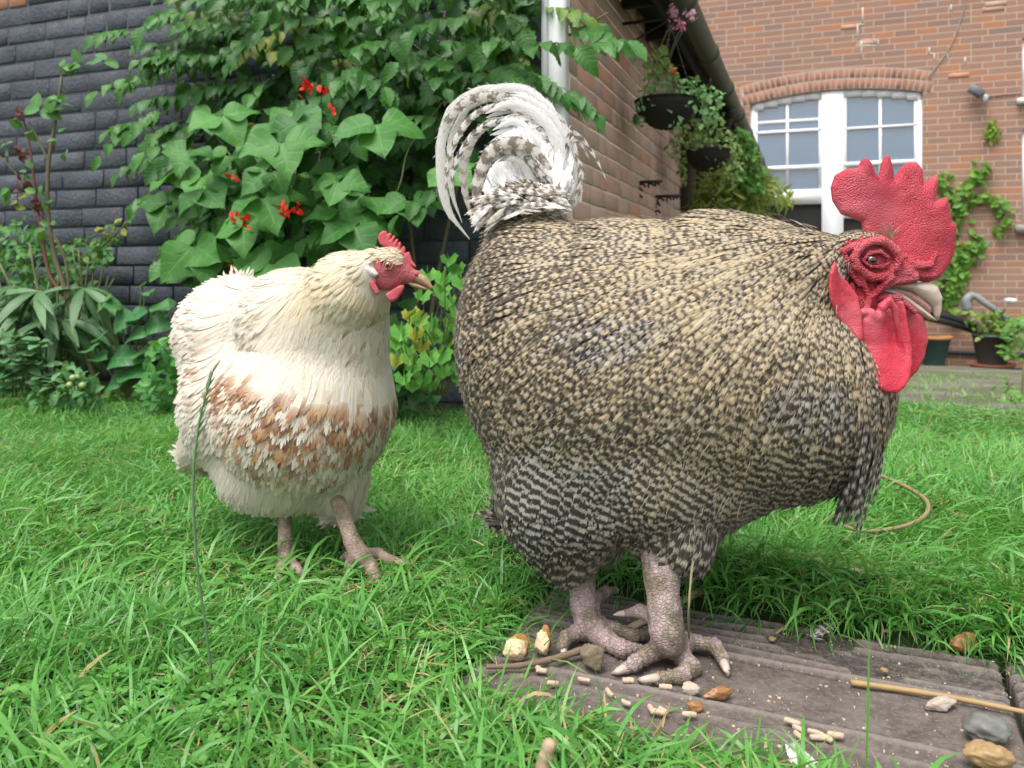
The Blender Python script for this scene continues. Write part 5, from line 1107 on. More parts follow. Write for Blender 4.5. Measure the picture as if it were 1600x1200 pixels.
    for mat, pts, r0, r1 in ((M_BARK, [(158, 622), (148, 590), (132, 545), (112, 490), (98, 440), (84, 395), (76, 340), (74, 290), (78, 240), (88, 180), (97, 118)], .011, .005), (M_REDST, [(100, 462), (78, 430), (66, 372), (58, 320), (52, 270), (44, 215), (34, 180)], .007, .003), (M_BARK, [(76, 350), (50, 300), (24, 270), (-10, 235)], .005, .003), (M_STEM, [(74, 250), (62, 222), (45, 190)], .0045, .003), (M_BARK, [(110, 480), (100, 400), (70, 350), (45, 320)], .005, .003)):
        s = Acc(); s.tube(spline([P(u, v, Y) for u, v in pts], 30), np.linspace(r0, r1, 30), 8); s.build('cane', mat, t)
    a = Acc(); Ml = m_leaf('rose_leaf', (.06, .19, .05), (.13, .32, .07), trans=.3)
    for u, v, s_, n, y in ((62, 168, .075, 4, .2), (78, 150, .05, 3, .2), (40, 207, .06, 3, 0), (88, 160, .04, 3, 0), (98, 108, .05, 4, .1), (125, 104, .05, 4, 0), (165, 100, .05, 4, 0), (28, 322, .05, 3, .8), (58, 366, .05, 3, .5), (12, 300, .045, 4, .3), (62, 300, .04, 3, .1), (70, 320, .035, 3, .1), (48, 270, .04, 3, 0), (92, 212, .035, 2, .3), (98, 238, .03, 2, .4), (10, 230, .04, 3, .2), (30, 345, .03, 3, .1), (80, 350, .03, 3, .1)):
        q = np.stack([P(u + RNG.normal(0, 6), v + RNG.normal(0, 5), Y - RNG.uniform(0, .05)) for _ in range(n)]); place(a, T_OV, q, RNG.normal(0, 1, (n, 3)) * [1, .5, .6], np.tile([0, -.8, .5], (n, 1)) + RNG.normal(0, .3, (n, 3)), RNG.uniform(.7, 1.1, n) * s_, np.stack([RNG.random(n), np.full(n, y), RNG.random(n), RNG.random(n)], 1))
    a.build('foliage', Ml, t)
    Mr = m_petal('young_red_leaf', (.17, .05, .04), (.10, .035, .03))
    for u, v in ((28, 180), (32, 236), (36, 290), (60, 318)):
        a = Acc(); n = 9; q = np.stack([P(u + RNG.normal(0, 5), v + RNG.normal(0, 5), Y - .02) for _ in range(n)]); place(a, T_OV, q, RNG.normal(0, 1, (n, 3)) + [0, 0, -.4], np.tile([0, -.8, .5], (n, 1)) + RNG.normal(0, .5, (n, 3)), RNG.uniform(.02, .035, n), np.tile([[.5, 0, 0, 0]], (n, 1))); a.build('red_shoot', Mr, t)
    # broad-leaved plant and the small herb in front of it
    t = thing('broad_leaved_plant', G(215, 622), 'plant with a few broad smooth leaves low between the rose and the cream hen', 'plant'); Ml = m_leaf('broad_leaf', (.05, .19, .06), (.10, .29, .09), trans=.25, veins=5); a = Acc(); st = Acc()
    for u, v, s_, dx, y in ((190, 500, .11, .6, 0), (215, 490, .10, .8, 0), (240, 500, .11, .9, 0), (255, 470, .09, .7, 0), (200, 470, .07, -.3, .3), (165, 480, .06, .2, .5), (175, 465, .06, .5, .5), (185, 555, .13, .9, 0), (205, 575, .12, .9, 0), (185, 590, .10, .7, 0), (225, 545, .10, .8, 0), (150, 540, .08, .3, .4), (165, 525, .08, .5, .2), (160, 550, .08, .6, 0), (250, 545, .08, .5, 0), (240, 450, .06, .2, 0), (235, 440, .05, 0, 0), (175, 608, .05, .8, .6), (270, 480, .08, .5, 0), (215, 520, .09, .5, 0)):
        c = P(u - 12, v + 6, 2.7); al = np.array([[dx, -.4, RNG.uniform(-.1, .35)]]); place(a, T_BEAN, [c], al, np.array([[0, -.7, .75]]) + RNG.normal(0, .2, (1, 3)), s_ * .9, np.array([[RNG.random(), y, 0, 0]])); st.tube(spline([c, P(u * .5 + 95, (v + 620) / 2, 2.74), P(200, 624, 2.72)], 8), .0028, 5)
    a.build('foliage', Ml, t); st.build('stem', M_STEM, t)
    t = thing('small_herb', G(250, 628), 'bright small-leaved herb growing beside the cream hen at the lawn edge', 'herb')
    bush(t, 'foliage', m_leaf('small_herb_leaf', (.07, .24, .06), (.13, .38, .09), trans=.3), [(215, 600), (235, 540), (262, 520), (300, 525), (300, 640), (240, 640)], 230, T_OV, (.025, .045), lambda q: 2.55 + RNG.uniform(-.1, .1, len(q)), (0, -.3, 0), (0, -.5, .9), .5)
    t = thing('tomato_plant', G(120, 628), 'small tomato plant with green fruit low in front of the rose canes', 'tomato plant'); bush(t, 'foliage', m_leaf('tomato_leaf', (.08, .22, .08), (.15, .34, .12), trans=.3), [(95, 560), (150, 590), (155, 640), (70, 650), (40, 610), (90, 600)], 110, T_CREEP, (.03, .05), lambda q: 2.55 + RNG.uniform(-.05, .1, len(q)), (0, -.3, 0), (0, -.6, .8), .5)
    st = Acc()
    for u, v in ((123, 588), (109, 601), (129, 602), (114, 590)):
        c = P(u, v, 2.50); f = Acc(); k = 8; r = .010 + .002 * RNG.random(); V = [c + r * np.array([math.sin(math.pi*i/k) * math.cos(math.pi*j/6), math.sin(math.pi*i/k) * math.sin(math.pi*j/6), math.cos(math.pi*i/k) * .9]) for i in range(k+1) for j in range(12)]
        f.add(V, [(i*12+j, i*12+(j+1) % 12, (i+1)*12+(j+1) % 12, (i+1)*12+j) for i in range(k) for j in range(12)]); f.build('fruit', m_simple('green_fruit', (.32, .42, .16), .3, 30, .05, .15), t); st.tube([c, P(120, 630, 2.55)], .0018, 5)
    st.build('stem', M_STEM, t)
make_left_bed()
def make_columbine():
    t = thing('columbine', G(668, 625), 'columbine with lobed leaves turning yellow between the hen and the rooster', 'plant'); Ml = m_leaf('columbine_leaf', (.09, .30, .05), (.17, .44, .07), yel=(.50, .42, .06), trans=.38, veins=4, vs=.2); a = Acc(); st = Acc()
    L = [(700, 405, 0), (712, 420, 0), (695, 435, 0), (722, 440, 0), (668, 430, .1), (690, 455, .1), (660, 462, 0), (702, 470, 0), (718, 488, 0), (640, 492, .9), (655, 500, .7), (672, 505, .4), (705, 505, 0), (722, 518, .2), (690, 520, .7), (650, 520, .8), (676, 527, .3), (625, 518, .1), (638, 545, .3), (622, 535, 0), (660, 540, 1), (700, 530, .4), (718, 545, .5), (640, 560, .6), (620, 562, .9), (645, 572, 0), (690, 555, .2), (710, 560, .3), (726, 560, .9), (660, 590, 0), (645, 600, 0), (690, 580, 0), (676, 598, 0), (700, 575, .4), (630, 590, .2), (715, 590, .3), (735, 500, .3), (745, 540, .5), (740, 450, 0), (672, 560, .5)]
    for u, v, y in L:
        c = P(u, v, 2.1 + RNG.uniform(-.12, .12)); rt = P(680 + (u - 680) * .25, 618, 2.2); st.tube(spline([rt, (c + rt) / 2 + np.array([RNG.normal(0, .02), .02, .02]), c], 10), .0013, 5)
        for an in (-1.2, 0, 1.2):
            al = np.array([[math.sin(an) + RNG.normal(0, .15), -.35, math.cos(an) * .6 - .25]]); place(a, T_FAN, [c], al, np.array([[RNG.normal(0, .25), -.75, .65]]), .031 * RNG.uniform(.8, 1.15), np.array([[RNG.random(), np.clip(y * .85 + RNG.normal(0, .1), 0, 1), 0, 0]]))
    a.build('foliage', Ml, t); st.build('stem', M_STEM, t)
    t = thing('dark_ground_leaves', G(600, 628), 'dark broad leaves low behind the hen at the foot of the black wall', 'plant')
    bush(t, 'foliage', m_leaf('dark_broad_leaf', (.03, .11, .03), (.06, .18, .05)), [(560, 520), (640, 470), (650, 560), (700, 600), (560, 640)], 60, T_BEAN, (.06, .10), lambda q: 2.35 + RNG.uniform(-.1, .1, len(q)), (0, -.4, -.4), (0, -.8, .5), .4)
make_columbine()

# ---- baskets, brackets, geranium and shrubs along the outbuilding
def basket(label, c, r, Yc, foliage_poly, n, mat, leafsz, chain_top, label_hang):
    t = thing('hanging_basket', c + np.array([0, 0, -r]), label, 'hanging basket', 'hanging baskets along the outbuilding wall'); a = Acc(); k = 10; m = 28; V = []
    for i in range(k + 1):
        th = math.pi / 2 * i / k
        for j in range(m): q = 2 * math.pi * j / m; V.append(c + r * np.array([math.cos(th) * math.cos(q), math.cos(th) * math.sin(q), -math.sin(th) * .9]) * (1 + .02 * RNG.normal()))
    a.add(V, [(i*m+j, i*m+(j+1) % m, (i+1)*m+(j+1) % m, (i+1)*m+j) for i in range(k) for j in range(m)]); a.tube([c + r * 1.01 * np.array([math.cos(q), math.sin(q), 0]) for q in np.linspace(0, 2*math.pi, 30)], .004, 6, cap=False)
    a.build('bowl', m_simple('black_liner', (.022, .018, .015), .9, 50, .6), t)
    s = Acc(); V = [c + np.array([0, 0, -.02])] + [c + r * .97 * np.array([math.cos(q), math.sin(q), -.1]) for q in np.linspace(0, 2*math.pi, 25)[:-1]]; s.add(V, None, [(0, 1 + j, 1 + (j + 1) % 24) for j in range(24)]); s.build('compost', M_SOIL, t)
    if chain_top is not None:
        ch = Acc()
        for q in (0.3, 2.4, 4.5):
            e = c + r * np.array([math.cos(q), math.sin(q), 0]); L = np.linalg.norm(chain_top - e); nl = int(L / .012)
            for i in range(nl):
                p0 = chain_top + (e - chain_top) * (i + .05) / nl; p1 = chain_top + (e - chain_top) * (i + 1) / nl; ch.tube([p0, p1], .0022 if i % 2 else .0012, 5)
        ch.build('chain', m_simple('dull_chain', (.14, .13, .12), .5, metal=.5), t)
    bush(t, 'foliage', mat, foliage_poly, n, T_OV, leafsz, lambda q: Yc + RNG.uniform(-r * .9, r * .8, len(q)), (0, -.3, -.4), (0, -.6, .8), .6)
    return t
def make_baskets():
    Ma = m_leaf('ivy_leaf', (.10, .27, .07), (.27, .48, .20), trans=.25); Mb = m_leaf('variegated_leaf', (.14, .28, .06), (.34, .44, .16), yel=(.45, .42, .15), trans=.3)
    c1 = P(1042, 158, 3.28); top = P(1046, 34, 3.28)
    t1 = basket('black hanging basket of small green leaves with pink geraniums above, nearer of two', c1, .128, 3.28, [(996, 140), (1010, 115), (1060, 112), (1100, 130), (1132, 145), (1125, 185), (1100, 200), (1075, 170), (1070, 195), (1050, 205), (1040, 180), (1010, 165), (1000, 200), (985, 205), (997, 160)], 420, Ma, (.018, .034), top, '')
    g = Acc()
    for u, v in ((1025, 88), (1038, 98), (1012, 102), (1028, 112), (1045, 108), (1035, 80)):
        for an in np.linspace(0, 6.28, 6)[:-1]: place(g, T_FAN, [P(u, v, 3.22)], np.array([[math.cos(an), -.2, math.sin(an) * .7]]), np.array([[0, -.6, .8]]), .028, np.array([[.8, .35, 0, 0]]))
    g.build('geranium_leaf', Mb, t1)
    st = Acc()
    for u0, v0, u1, v1 in ((1022, 100, 1048, 40), (1040, 108, 1062, 48), (1046, 95, 1066, 50), (1036, 100, 1052, 36)): st.tube(spline([P(u0, v0, 3.25), P((u0+u1)/2 - 2, (v0+v1)/2, 3.24), P(u1, v1, 3.22)], 8), .002, 5)
    st.build('flower_stem', M_STEM, t1)
    for (u, v, r), (a_, b_) in zip(((1051, 20, .026), (1064, 38, .026), (1080, 23, .024)), (((.80, .36, .50), (.88, .62, .72)), ((.72, .22, .34), (.82, .40, .50)), ((.84, .45, .58), (.90, .68, .78)))):
        f = Acc(); flower_cluster(f, P(u, v, 3.22), r * .9, 46, .017, [.5, 0, 0, 0]); f.build('flower', m_petal('pink_petal', a_, b_), t1)
    f = Acc(); flower_cluster(f, P(1052, 112, 3.18), .012, 14, .018, [.5, 0, 0, 0]); f.build('flower', m_petal('orange_leaf', (.72, .28, .12), (.60, .20, .08)), t1)
    c2 = P(1106, 236, 4.15); basket('black hanging basket of variegated trailing foliage, farther of two and lower down', c2, .118, 4.15, [(1045, 205), (1080, 185), (1130, 180), (1150, 215), (1165, 240), (1150, 290), (1120, 262), (1095, 268), (1100, 245), (1075, 240), (1070, 300), (1055, 250), (1040, 240)], 520, Mb, (.020, .036), P(1110, 120, 4.15), '')
    def bracket(label, u, v, Y, drop, reach, scroll):
        w_ = P(u, v, Y); t = thing('wall_bracket', w_, label, 'bracket'); a = Acc(); r = .0075
        a.tube([w_ + UP * .02 * (0 if scroll else 1), w_ - UP * drop], r, 8); a.build('upright', M_BLACKM, t)
        b = Acc(); b.tube([w_, w_ + D2 * reach], r, 8); b.build('arm', M_BLACKM, t); c = Acc()
        if scroll:
            for k, (x0, x1) in enumerate(((.0, .45), (.4, .7), (.66, .92))):
                m_ = 22; th = np.linspace(0, 4.4, m_); rr = np.linspace(.020, .005, m_) * (1 - .2 * k); cen = w_ + D2 * reach * (x0 + x1) / 2 - UP * (.024 - .004 * k); c.tube([cen + D2 * rr[i] * math.cos(th[i]) + UP * rr[i] * math.sin(th[i]) for i in range(m_)], .0052, 6)
            for k in range(2): cen = w_ + D2 * .018 - UP * (drop * (.45 + .32 * k)); th = np.linspace(0, 4.6, 20); c.tube([cen + D2 * .015 * math.cos(q) * (1 - q / 7) + UP * .016 * math.sin(q) * (1 - q / 7) for q in th], .0052, 6)
        else:
            c.tube(spline([w_ - UP * drop * .72 + D2 * .0, w_ - UP * drop * .66 + D2 * .03, w_ - UP * drop * .35 + D2 * reach * .45, w_ - UP * .01 + D2 * reach * .85], 16), .005, 7)
            th = np.linspace(0, 4.5, 16); cen = w_ - UP * drop * .62 + D2 * .022; c.tube([cen + .016 * (D2 * math.cos(q) + UP * math.sin(q)) * (1 - q / 9) for q in th], .0042, 6)
        c.build('scroll', M_BLACKM, t)
    bracket('plain black iron bracket on the old brick carrying the nearer basket', 966, 38, 3.36, .16, .235, False)
    bracket('ornate black scrolled shelf bracket on the old brick, higher of two', 992, 285, 3.69, .095, .125, True)
    bracket('ornate black scrolled shelf bracket lower on the old brick, nearer the door', 1021, 307, 4.07, .11, .135, True)
    t = thing('feathery_shrub', P(1150, 620, 5.2) * [1, 1, 0] + np.array([0, 0, -.2]), 'feathery yellow-green shrub behind the back of the rooster', 'shrub'); Mf = m_leaf('feathery_leaf', (.14, .26, .04), (.34, .40, .08), yel=(.42, .28, .08), trans=.4)
    bush(t, 'foliage', Mf, [(1095, 290), (1120, 255), (1160, 225), (1185, 250), (1200, 280), (1240, 310), (1225, 325), (1195, 310), (1190, 400), (1060, 400), (1070, 335)], 2600, T_LANCE, (.05, .10), lambda q: 5.1 + RNG.uniform(-.3, .3, len(q)), (0, -.2, .1), (0, -.7, .7), .8, (0, .7))
    st = Acc()
    for k in range(40): u1, v1 = RNG.uniform(1080, 1225), RNG.uniform(260, 330); st.tube(spline([P(1150, 560, 5.2), P(1145 + (u1 - 1150) * .5, 400, 5.15), P(u1, v1, 5.1)], 10), np.linspace(.008, .002, 10), 5)
    st.build('stem', M_STEM, t)
    t = thing('trailing_ivy', P(1165, 260, 4.9), 'dark green ivy hanging beside the gutter above the feathery shrub', 'ivy'); bush(t, 'foliage', m_leaf('dark_ivy_leaf', (.05, .17, .03), (.12, .30, .05)), [(1150, 200), (1175, 205), (1190, 260), (1200, 300), (1165, 300), (1145, 250)], 350, T_OV, (.03, .055), lambda q: 4.9 + RNG.uniform(-.15, .15, len(q)), (0, -.3, -.3), (0, -.7, .7), .5)
    # wall vine on the house
    t = thing('wall_vine', B(FN - .05, fq(1490)[0], -.5), 'light green vine scrambling up the red brick beside the rooster comb', 'vine'); Mv = m_leaf('vine_leaf', (.10, .26, .04), (.24, .46, .07), yel=(.50, .46, .07), trans=.35); a = Acc(); st = Acc()
    for pts, n, sp in (([(1480, 470), (1475, 420), (1490, 370), (1500, 320), (1520, 285), (1545, 262)], 150, 7), ([(1500, 330), (1530, 310), (1560, 320), (1575, 350)], 55, 5), ([(1490, 360), (1478, 310), (1470, 275)], 60, 6), ([(1480, 420), (1510, 400), (1530, 372)], 70, 8), ([(1483, 460), (1497, 430), (1490, 400)], 80, 8), ([(1555, 360), (1566, 362)], 8, 3), ([(1490, 450), (1480, 480), (1500, 495)], 20, 4)):
        c_ = spline([B(FN - .06, fq(u)[0], fz(u, v)) for u, v in pts], n); st.tube(c_[::max(1, n // 12)], .008, 5); k = len(c_)
        place(a, T_OV, c_ + RNG.normal(0, sp * .0065, (k, 3)) * [1, .4, 1], RNG.normal(0, 1, (k, 3)), np.tile([-.3, -.8, .5], (k, 1)) + RNG.normal(0, .3, (k, 3)), RNG.uniform(.07, .12, k), np.stack([RNG.random(k), RNG.random(k) * .55, RNG.random(k), RNG.random(k)], 1))
    a.build('foliage', Mv, t); st.build('stem', M_BARK, t)
    t = thing('wall_tuft', B(FN - .03, fq(1548)[0], fz(1548, 215)), 'small yellow-green tuft growing out of the brick wall above the vine', 'plant'); a = Acc(); k = 60; q = np.stack([B(FN - .04, fq(1548)[0] + RNG.normal(0, .035), fz(1548, 208) + RNG.normal(0, .06)) for _ in range(k)]); place(a, T_OV, q, RNG.normal(0, 1, (k, 3)), np.tile([-.3, -.8, .5], (k, 1)) + RNG.normal(0, .3, (k, 3)), RNG.uniform(.04, .07, k), np.stack([RNG.random(k), RNG.uniform(.4, .9, k), RNG.random(k), RNG.random(k)], 1)); a.build('foliage', Mv, t)
make_baskets()

# ---- things at the foot of the house
def revolve(acc, c, prof, m=28):
    V = [np.asarray(c) + np.array([r * math.cos(2*math.pi*j/m), r * math.sin(2*math.pi*j/m), z]) for r, z in prof for j in range(m)]; acc.add(V, [(i*m+j, i*m+(j+1) % m, (i+1)*m+(j+1) % m, (i+1)*m+j) for i in range(len(prof)-1) for j in range(m)])
def make_pots():
    Yp = 8.6; zg = float(ground_z(P(1550, 560, Yp)[0], Yp)); Ml = m_leaf('pot_leaf', (.09, .25, .05), (.20, .40, .09), trans=.3)
    c = np.array([P(1550, 560, Yp)[0], Yp, zg]); t = thing('plant_pot', c, 'black plastic plant pot on a terracotta saucer by the brick wall', 'plant pot')
    a = Acc(); revolve(a, c, [(.14, .05), (.185, .33), (.195, .33), (.195, .36), (.18, .36), (.17, .31), (0, .31)]); a.build('pot', m_simple('black_plastic', (.035, .042, .045), .45, var=.2), t)
    b = Acc(); k = 260; q = c + np.stack([RNG.normal(.06, .12, k), RNG.normal(0, .08, k), RNG.uniform(.33, .58, k)], 1); place(b, T_OV, q, RNG.normal(0, 1, (k, 3)), np.tile([0, -.6, .8], (k, 1)) + RNG.normal(0, .3, (k, 3)), RNG.uniform(.04, .08, k), np.stack([RNG.random(k)] * 4, 1)); b.build('foliage', Ml, t)
    s = Acc()
    for k in range(14): e = c + np.array([RNG.normal(.1, .14), RNG.normal(0, .06), RNG.uniform(.4, .75)]); s.tube(spline([c + [0, 0, .3], (c + e) / 2 + [0, 0, .2], e], 6), .004, 5)
    s.build('stem', M_TWIG, t)
    d = Acc(); revolve(d, c, [(0, .005), (.19, .005), (.235, .05), (.222, .05), (.18, .02), (0, .02)]); o = d.build('pot_saucer', m_simple('terracotta', (.40, .16, .09), .85), None); tag(o, 'round terracotta saucer under the black plant pot', 'saucer')
    Yp = 8.9; c = np.array([P(1459, 560, Yp)[0], Yp, float(ground_z(P(1459, 560, Yp)[0], Yp))]); t = thing('glazed_pot', c, 'blue-green glazed pot with an orange rim, half hidden behind the red wattles', 'plant pot'); a = Acc(); revolve(a, c, [(.10, 0), (.17, .30), (.178, .30)]); a.build('pot', m_simple('teal_glaze', (.035, .085, .085), .3, var=.2), t)
    b = Acc(); revolve(b, c, [(.178, .295), (.19, .30), (.19, .33), (.165, .33), (.16, .28), (0, .28)]); b.build('rim', m_simple('orange_clay', (.50, .24, .09), .8), t)
    for i, (u0, v0, u1, v1) in enumerate(((1445, 486, 1524, 510), (1440, 494, 1532, 519))):
        a = Acc(); a.tube(spline([P(u0 - 30, v0 - 9, 9.0), P(u0, v0, 9.0), P((u0+u1)/2, (v0+v1)/2 - 2, 8.95), P(u1, v1, 8.9)], 12), .042, 12); o = a.build('black_pipe', m_simple('black_pvc', (.018, .02, .022), .35, var=.2), None)
        tag(o, ('upper' if i == 0 else 'lower') + ' of the two black pipes sloping down behind the plant pots', 'pipe', 'black drain pipes by the house wall')
    a = Acc(); a.tube(spline([P(1512, 484, 8.75), P(1510, 468, 8.75), P(1522, 462, 8.75), P(1540, 474, 8.7), P(1572, 496, 8.65), P(1602, 516, 8.6), P(1640, 530, 8.6)], 30), np.linspace(.05, .022, 30), 10); o = a.build('bent_tube', m_simple('pale_grey_plastic', (.26, .275, .28), .5, 20, .1, .3), None); tag(o, 'bent pale grey tube leaning over the plants beside the black pot', 'tube')
    a = Acc(); c = P(1579, 470, 8.7); revolve(a, c, [(0, -.03), (.04, -.025), (.065, 0), (.055, .022), (.02, .03), (0, .031)], 20); o = a.build('white_dish', M_WHITE, None); tag(o, 'small white oval dish before the brick wall above the black pot', 'dish')
    # weeds on the right
    t = thing('weed_clump', (P(1575, 620, 3.2)[0], 3.2, float(ground_z(P(1575, 620, 3.2)[0], 3.2))), 'straggly weed with light green leaves at the right edge of the paved yard', 'weed')
    bush(t, 'foliage', Ml, [(1545, 650), (1560, 600), (1595, 585), (1680, 560), (1690, 700), (1560, 690)], 150, T_OV, (.03, .055), lambda q: 3.15 + RNG.uniform(-.15, .15, len(q)), (0, -.3, 0), (0, -.6, .8), .5); s = Acc()
    for u, v in ((1575, 590), (1600, 570), (1590, 640), (1620, 560), (1560, 620)): s.tube(spline([P(1590, 680, 3.2), P((u + 1590) / 2, 640, 3.15), P(u, v, 3.15)], 8), .004, 5)
    s.build('stem', M_TWIG, t)
    t = thing('yard_weeds', (P(1600, 540, 7.6)[0], 7.6, float(ground_z(P(1600, 540, 7.6)[0], 7.6))), 'tangle of green weeds beside the saucer at the right edge', 'weed'); bush(t, 'foliage', Ml, [(1560, 540), (1575, 505), (1610, 490), (1680, 500), (1680, 560), (1565, 560)], 320, T_OV, (.05, .10), lambda q: 8.2 + RNG.uniform(-.3, .3, len(q)), (0, -.3, 0), (0, -.6, .8), .6, (0, .6))
make_pots()
# ---------------------------------------------------------------- the lawn's grass: nobody could count it, one object
def m_grass():
    """attr: R hue, G dryness"""
    t = NT('grass_blade'); r, g, b, a = t.attr(); uvn = t.n('UVMap'); x, y, z = t.sep(uvn)[0:3]; n = t.noise(t.coord(), 14, 3)
    col = t.ramp(r, [(0, (.040, .16, .028)), (.4, (.085, .29, .045)), (.75, (.14, .39, .07)), (1, (.23, .46, .11))])
    col = t.mix(t.math('MULTIPLY', t.math('ABSOLUTE', t.math('SINE', t.math('MULTIPLY', x, 12.0))), .25), col, (.20, .45, .12))
    base = t.ramp(y, [(0.0, 1.0), (.22, 0.0)]); col = t.mix(t.math('MULTIPLY', base, .55), col, (.22, .26, .10))
    col = t.mix(t.ramp(g, [(.5, 0.0), (.8, 1.0)]), col, t.mix(r, (.42, .30, .13), (.55, .46, .22)))
    return leafy(t, col, t.mix(.5, col, (.20, .50, .05)), .35, .36, None, .45)
M_GRASS = m_grass()
def blades(acc, X, Y, Z, phi, th0, kap, L, W, col, rows=5, twist=.5):
    n = len(X); t = np.linspace(0, 1, rows)[None]; th = th0[:, None] - kap[:, None] * t**1.2; ds = L[:, None] / (rows - 1)
    hx = np.concatenate([np.zeros((n, 1)), np.cumsum(np.cos(th[:, :-1]) * ds, 1)], 1); hz = np.concatenate([np.zeros((n, 1)), np.cumsum(np.sin(th[:, :-1]) * ds, 1)], 1)
    bend = (RNG.normal(0, .18, n)[:, None]) * t**2 * L[:, None]
    cx, cy = np.cos(phi)[:, None], np.sin(phi)[:, None]; px_ = X[:, None] + cx * hx - cy * bend; py_ = Y[:, None] + cy * hx + cx * bend; pz_ = Z[:, None] + hz
    g = ground_z(px_.ravel(), py_.ravel()).reshape(n, rows) if rows <= 6 else -1; pz_ = np.maximum(pz_, g + .003 + .012 * RNG.random((n, 1)))
    tw = (RNG.normal(0, twist, n)[:, None] + RNG.normal(0, twist, n)[:, None] * t); wx, wy, wz = -cy * np.cos(tw), cx * np.cos(tw), np.sin(tw) * np.ones_like(t)
    w = W[:, None] * np.interp(t[0], [0, .12, .5, .8, 1], [.55, .9, 1, .62, .03])[None]
    A = np.stack([px_ - wx * w, py_ - wy * w, pz_ - wz * w], -1); Bv = np.stack([px_ + wx * w, py_ + wy * w, pz_ + wz * w], -1)
    V = np.stack([A, Bv], 2).reshape(-1, 3); U = np.tile(np.stack([np.tile([0, 1.0], rows), np.repeat(np.linspace(0, 1, rows), 2)], 1), (n, 1))
    k = (np.arange(n) * rows * 2)[:, None, None]; i = np.arange(rows - 1)[None, :, None] * 2; Q = (k + i + np.array([0, 1, 3, 2])[None, None]).reshape(-1, 4)
    acc.add(V, Q, uv=U, col=np.repeat(col, rows * 2, 0))
def lawn_mask(X, Y):
    n = X * D1[0] + Y * D1[1]; m = X * D2[0] + Y * D2[1]; s, t = slab_st(X, Y)
    on = (s > 0.06 + .03 * np.sin(t * 60)) & (t > -.055 + .012 * np.sin(s * 31) + .03 * np.clip(.25 - s, 0, .25) * 4) & (t < .226 + .006 * np.sin(s * 45))
    edge = np.where(m < -.70, 2.34 + .05 * np.sin(X * 9), 3.02 + .18 * fbm(X * 2, Y * 2, seed=9)); return (~on) & (n < edge) & (Y > .38)
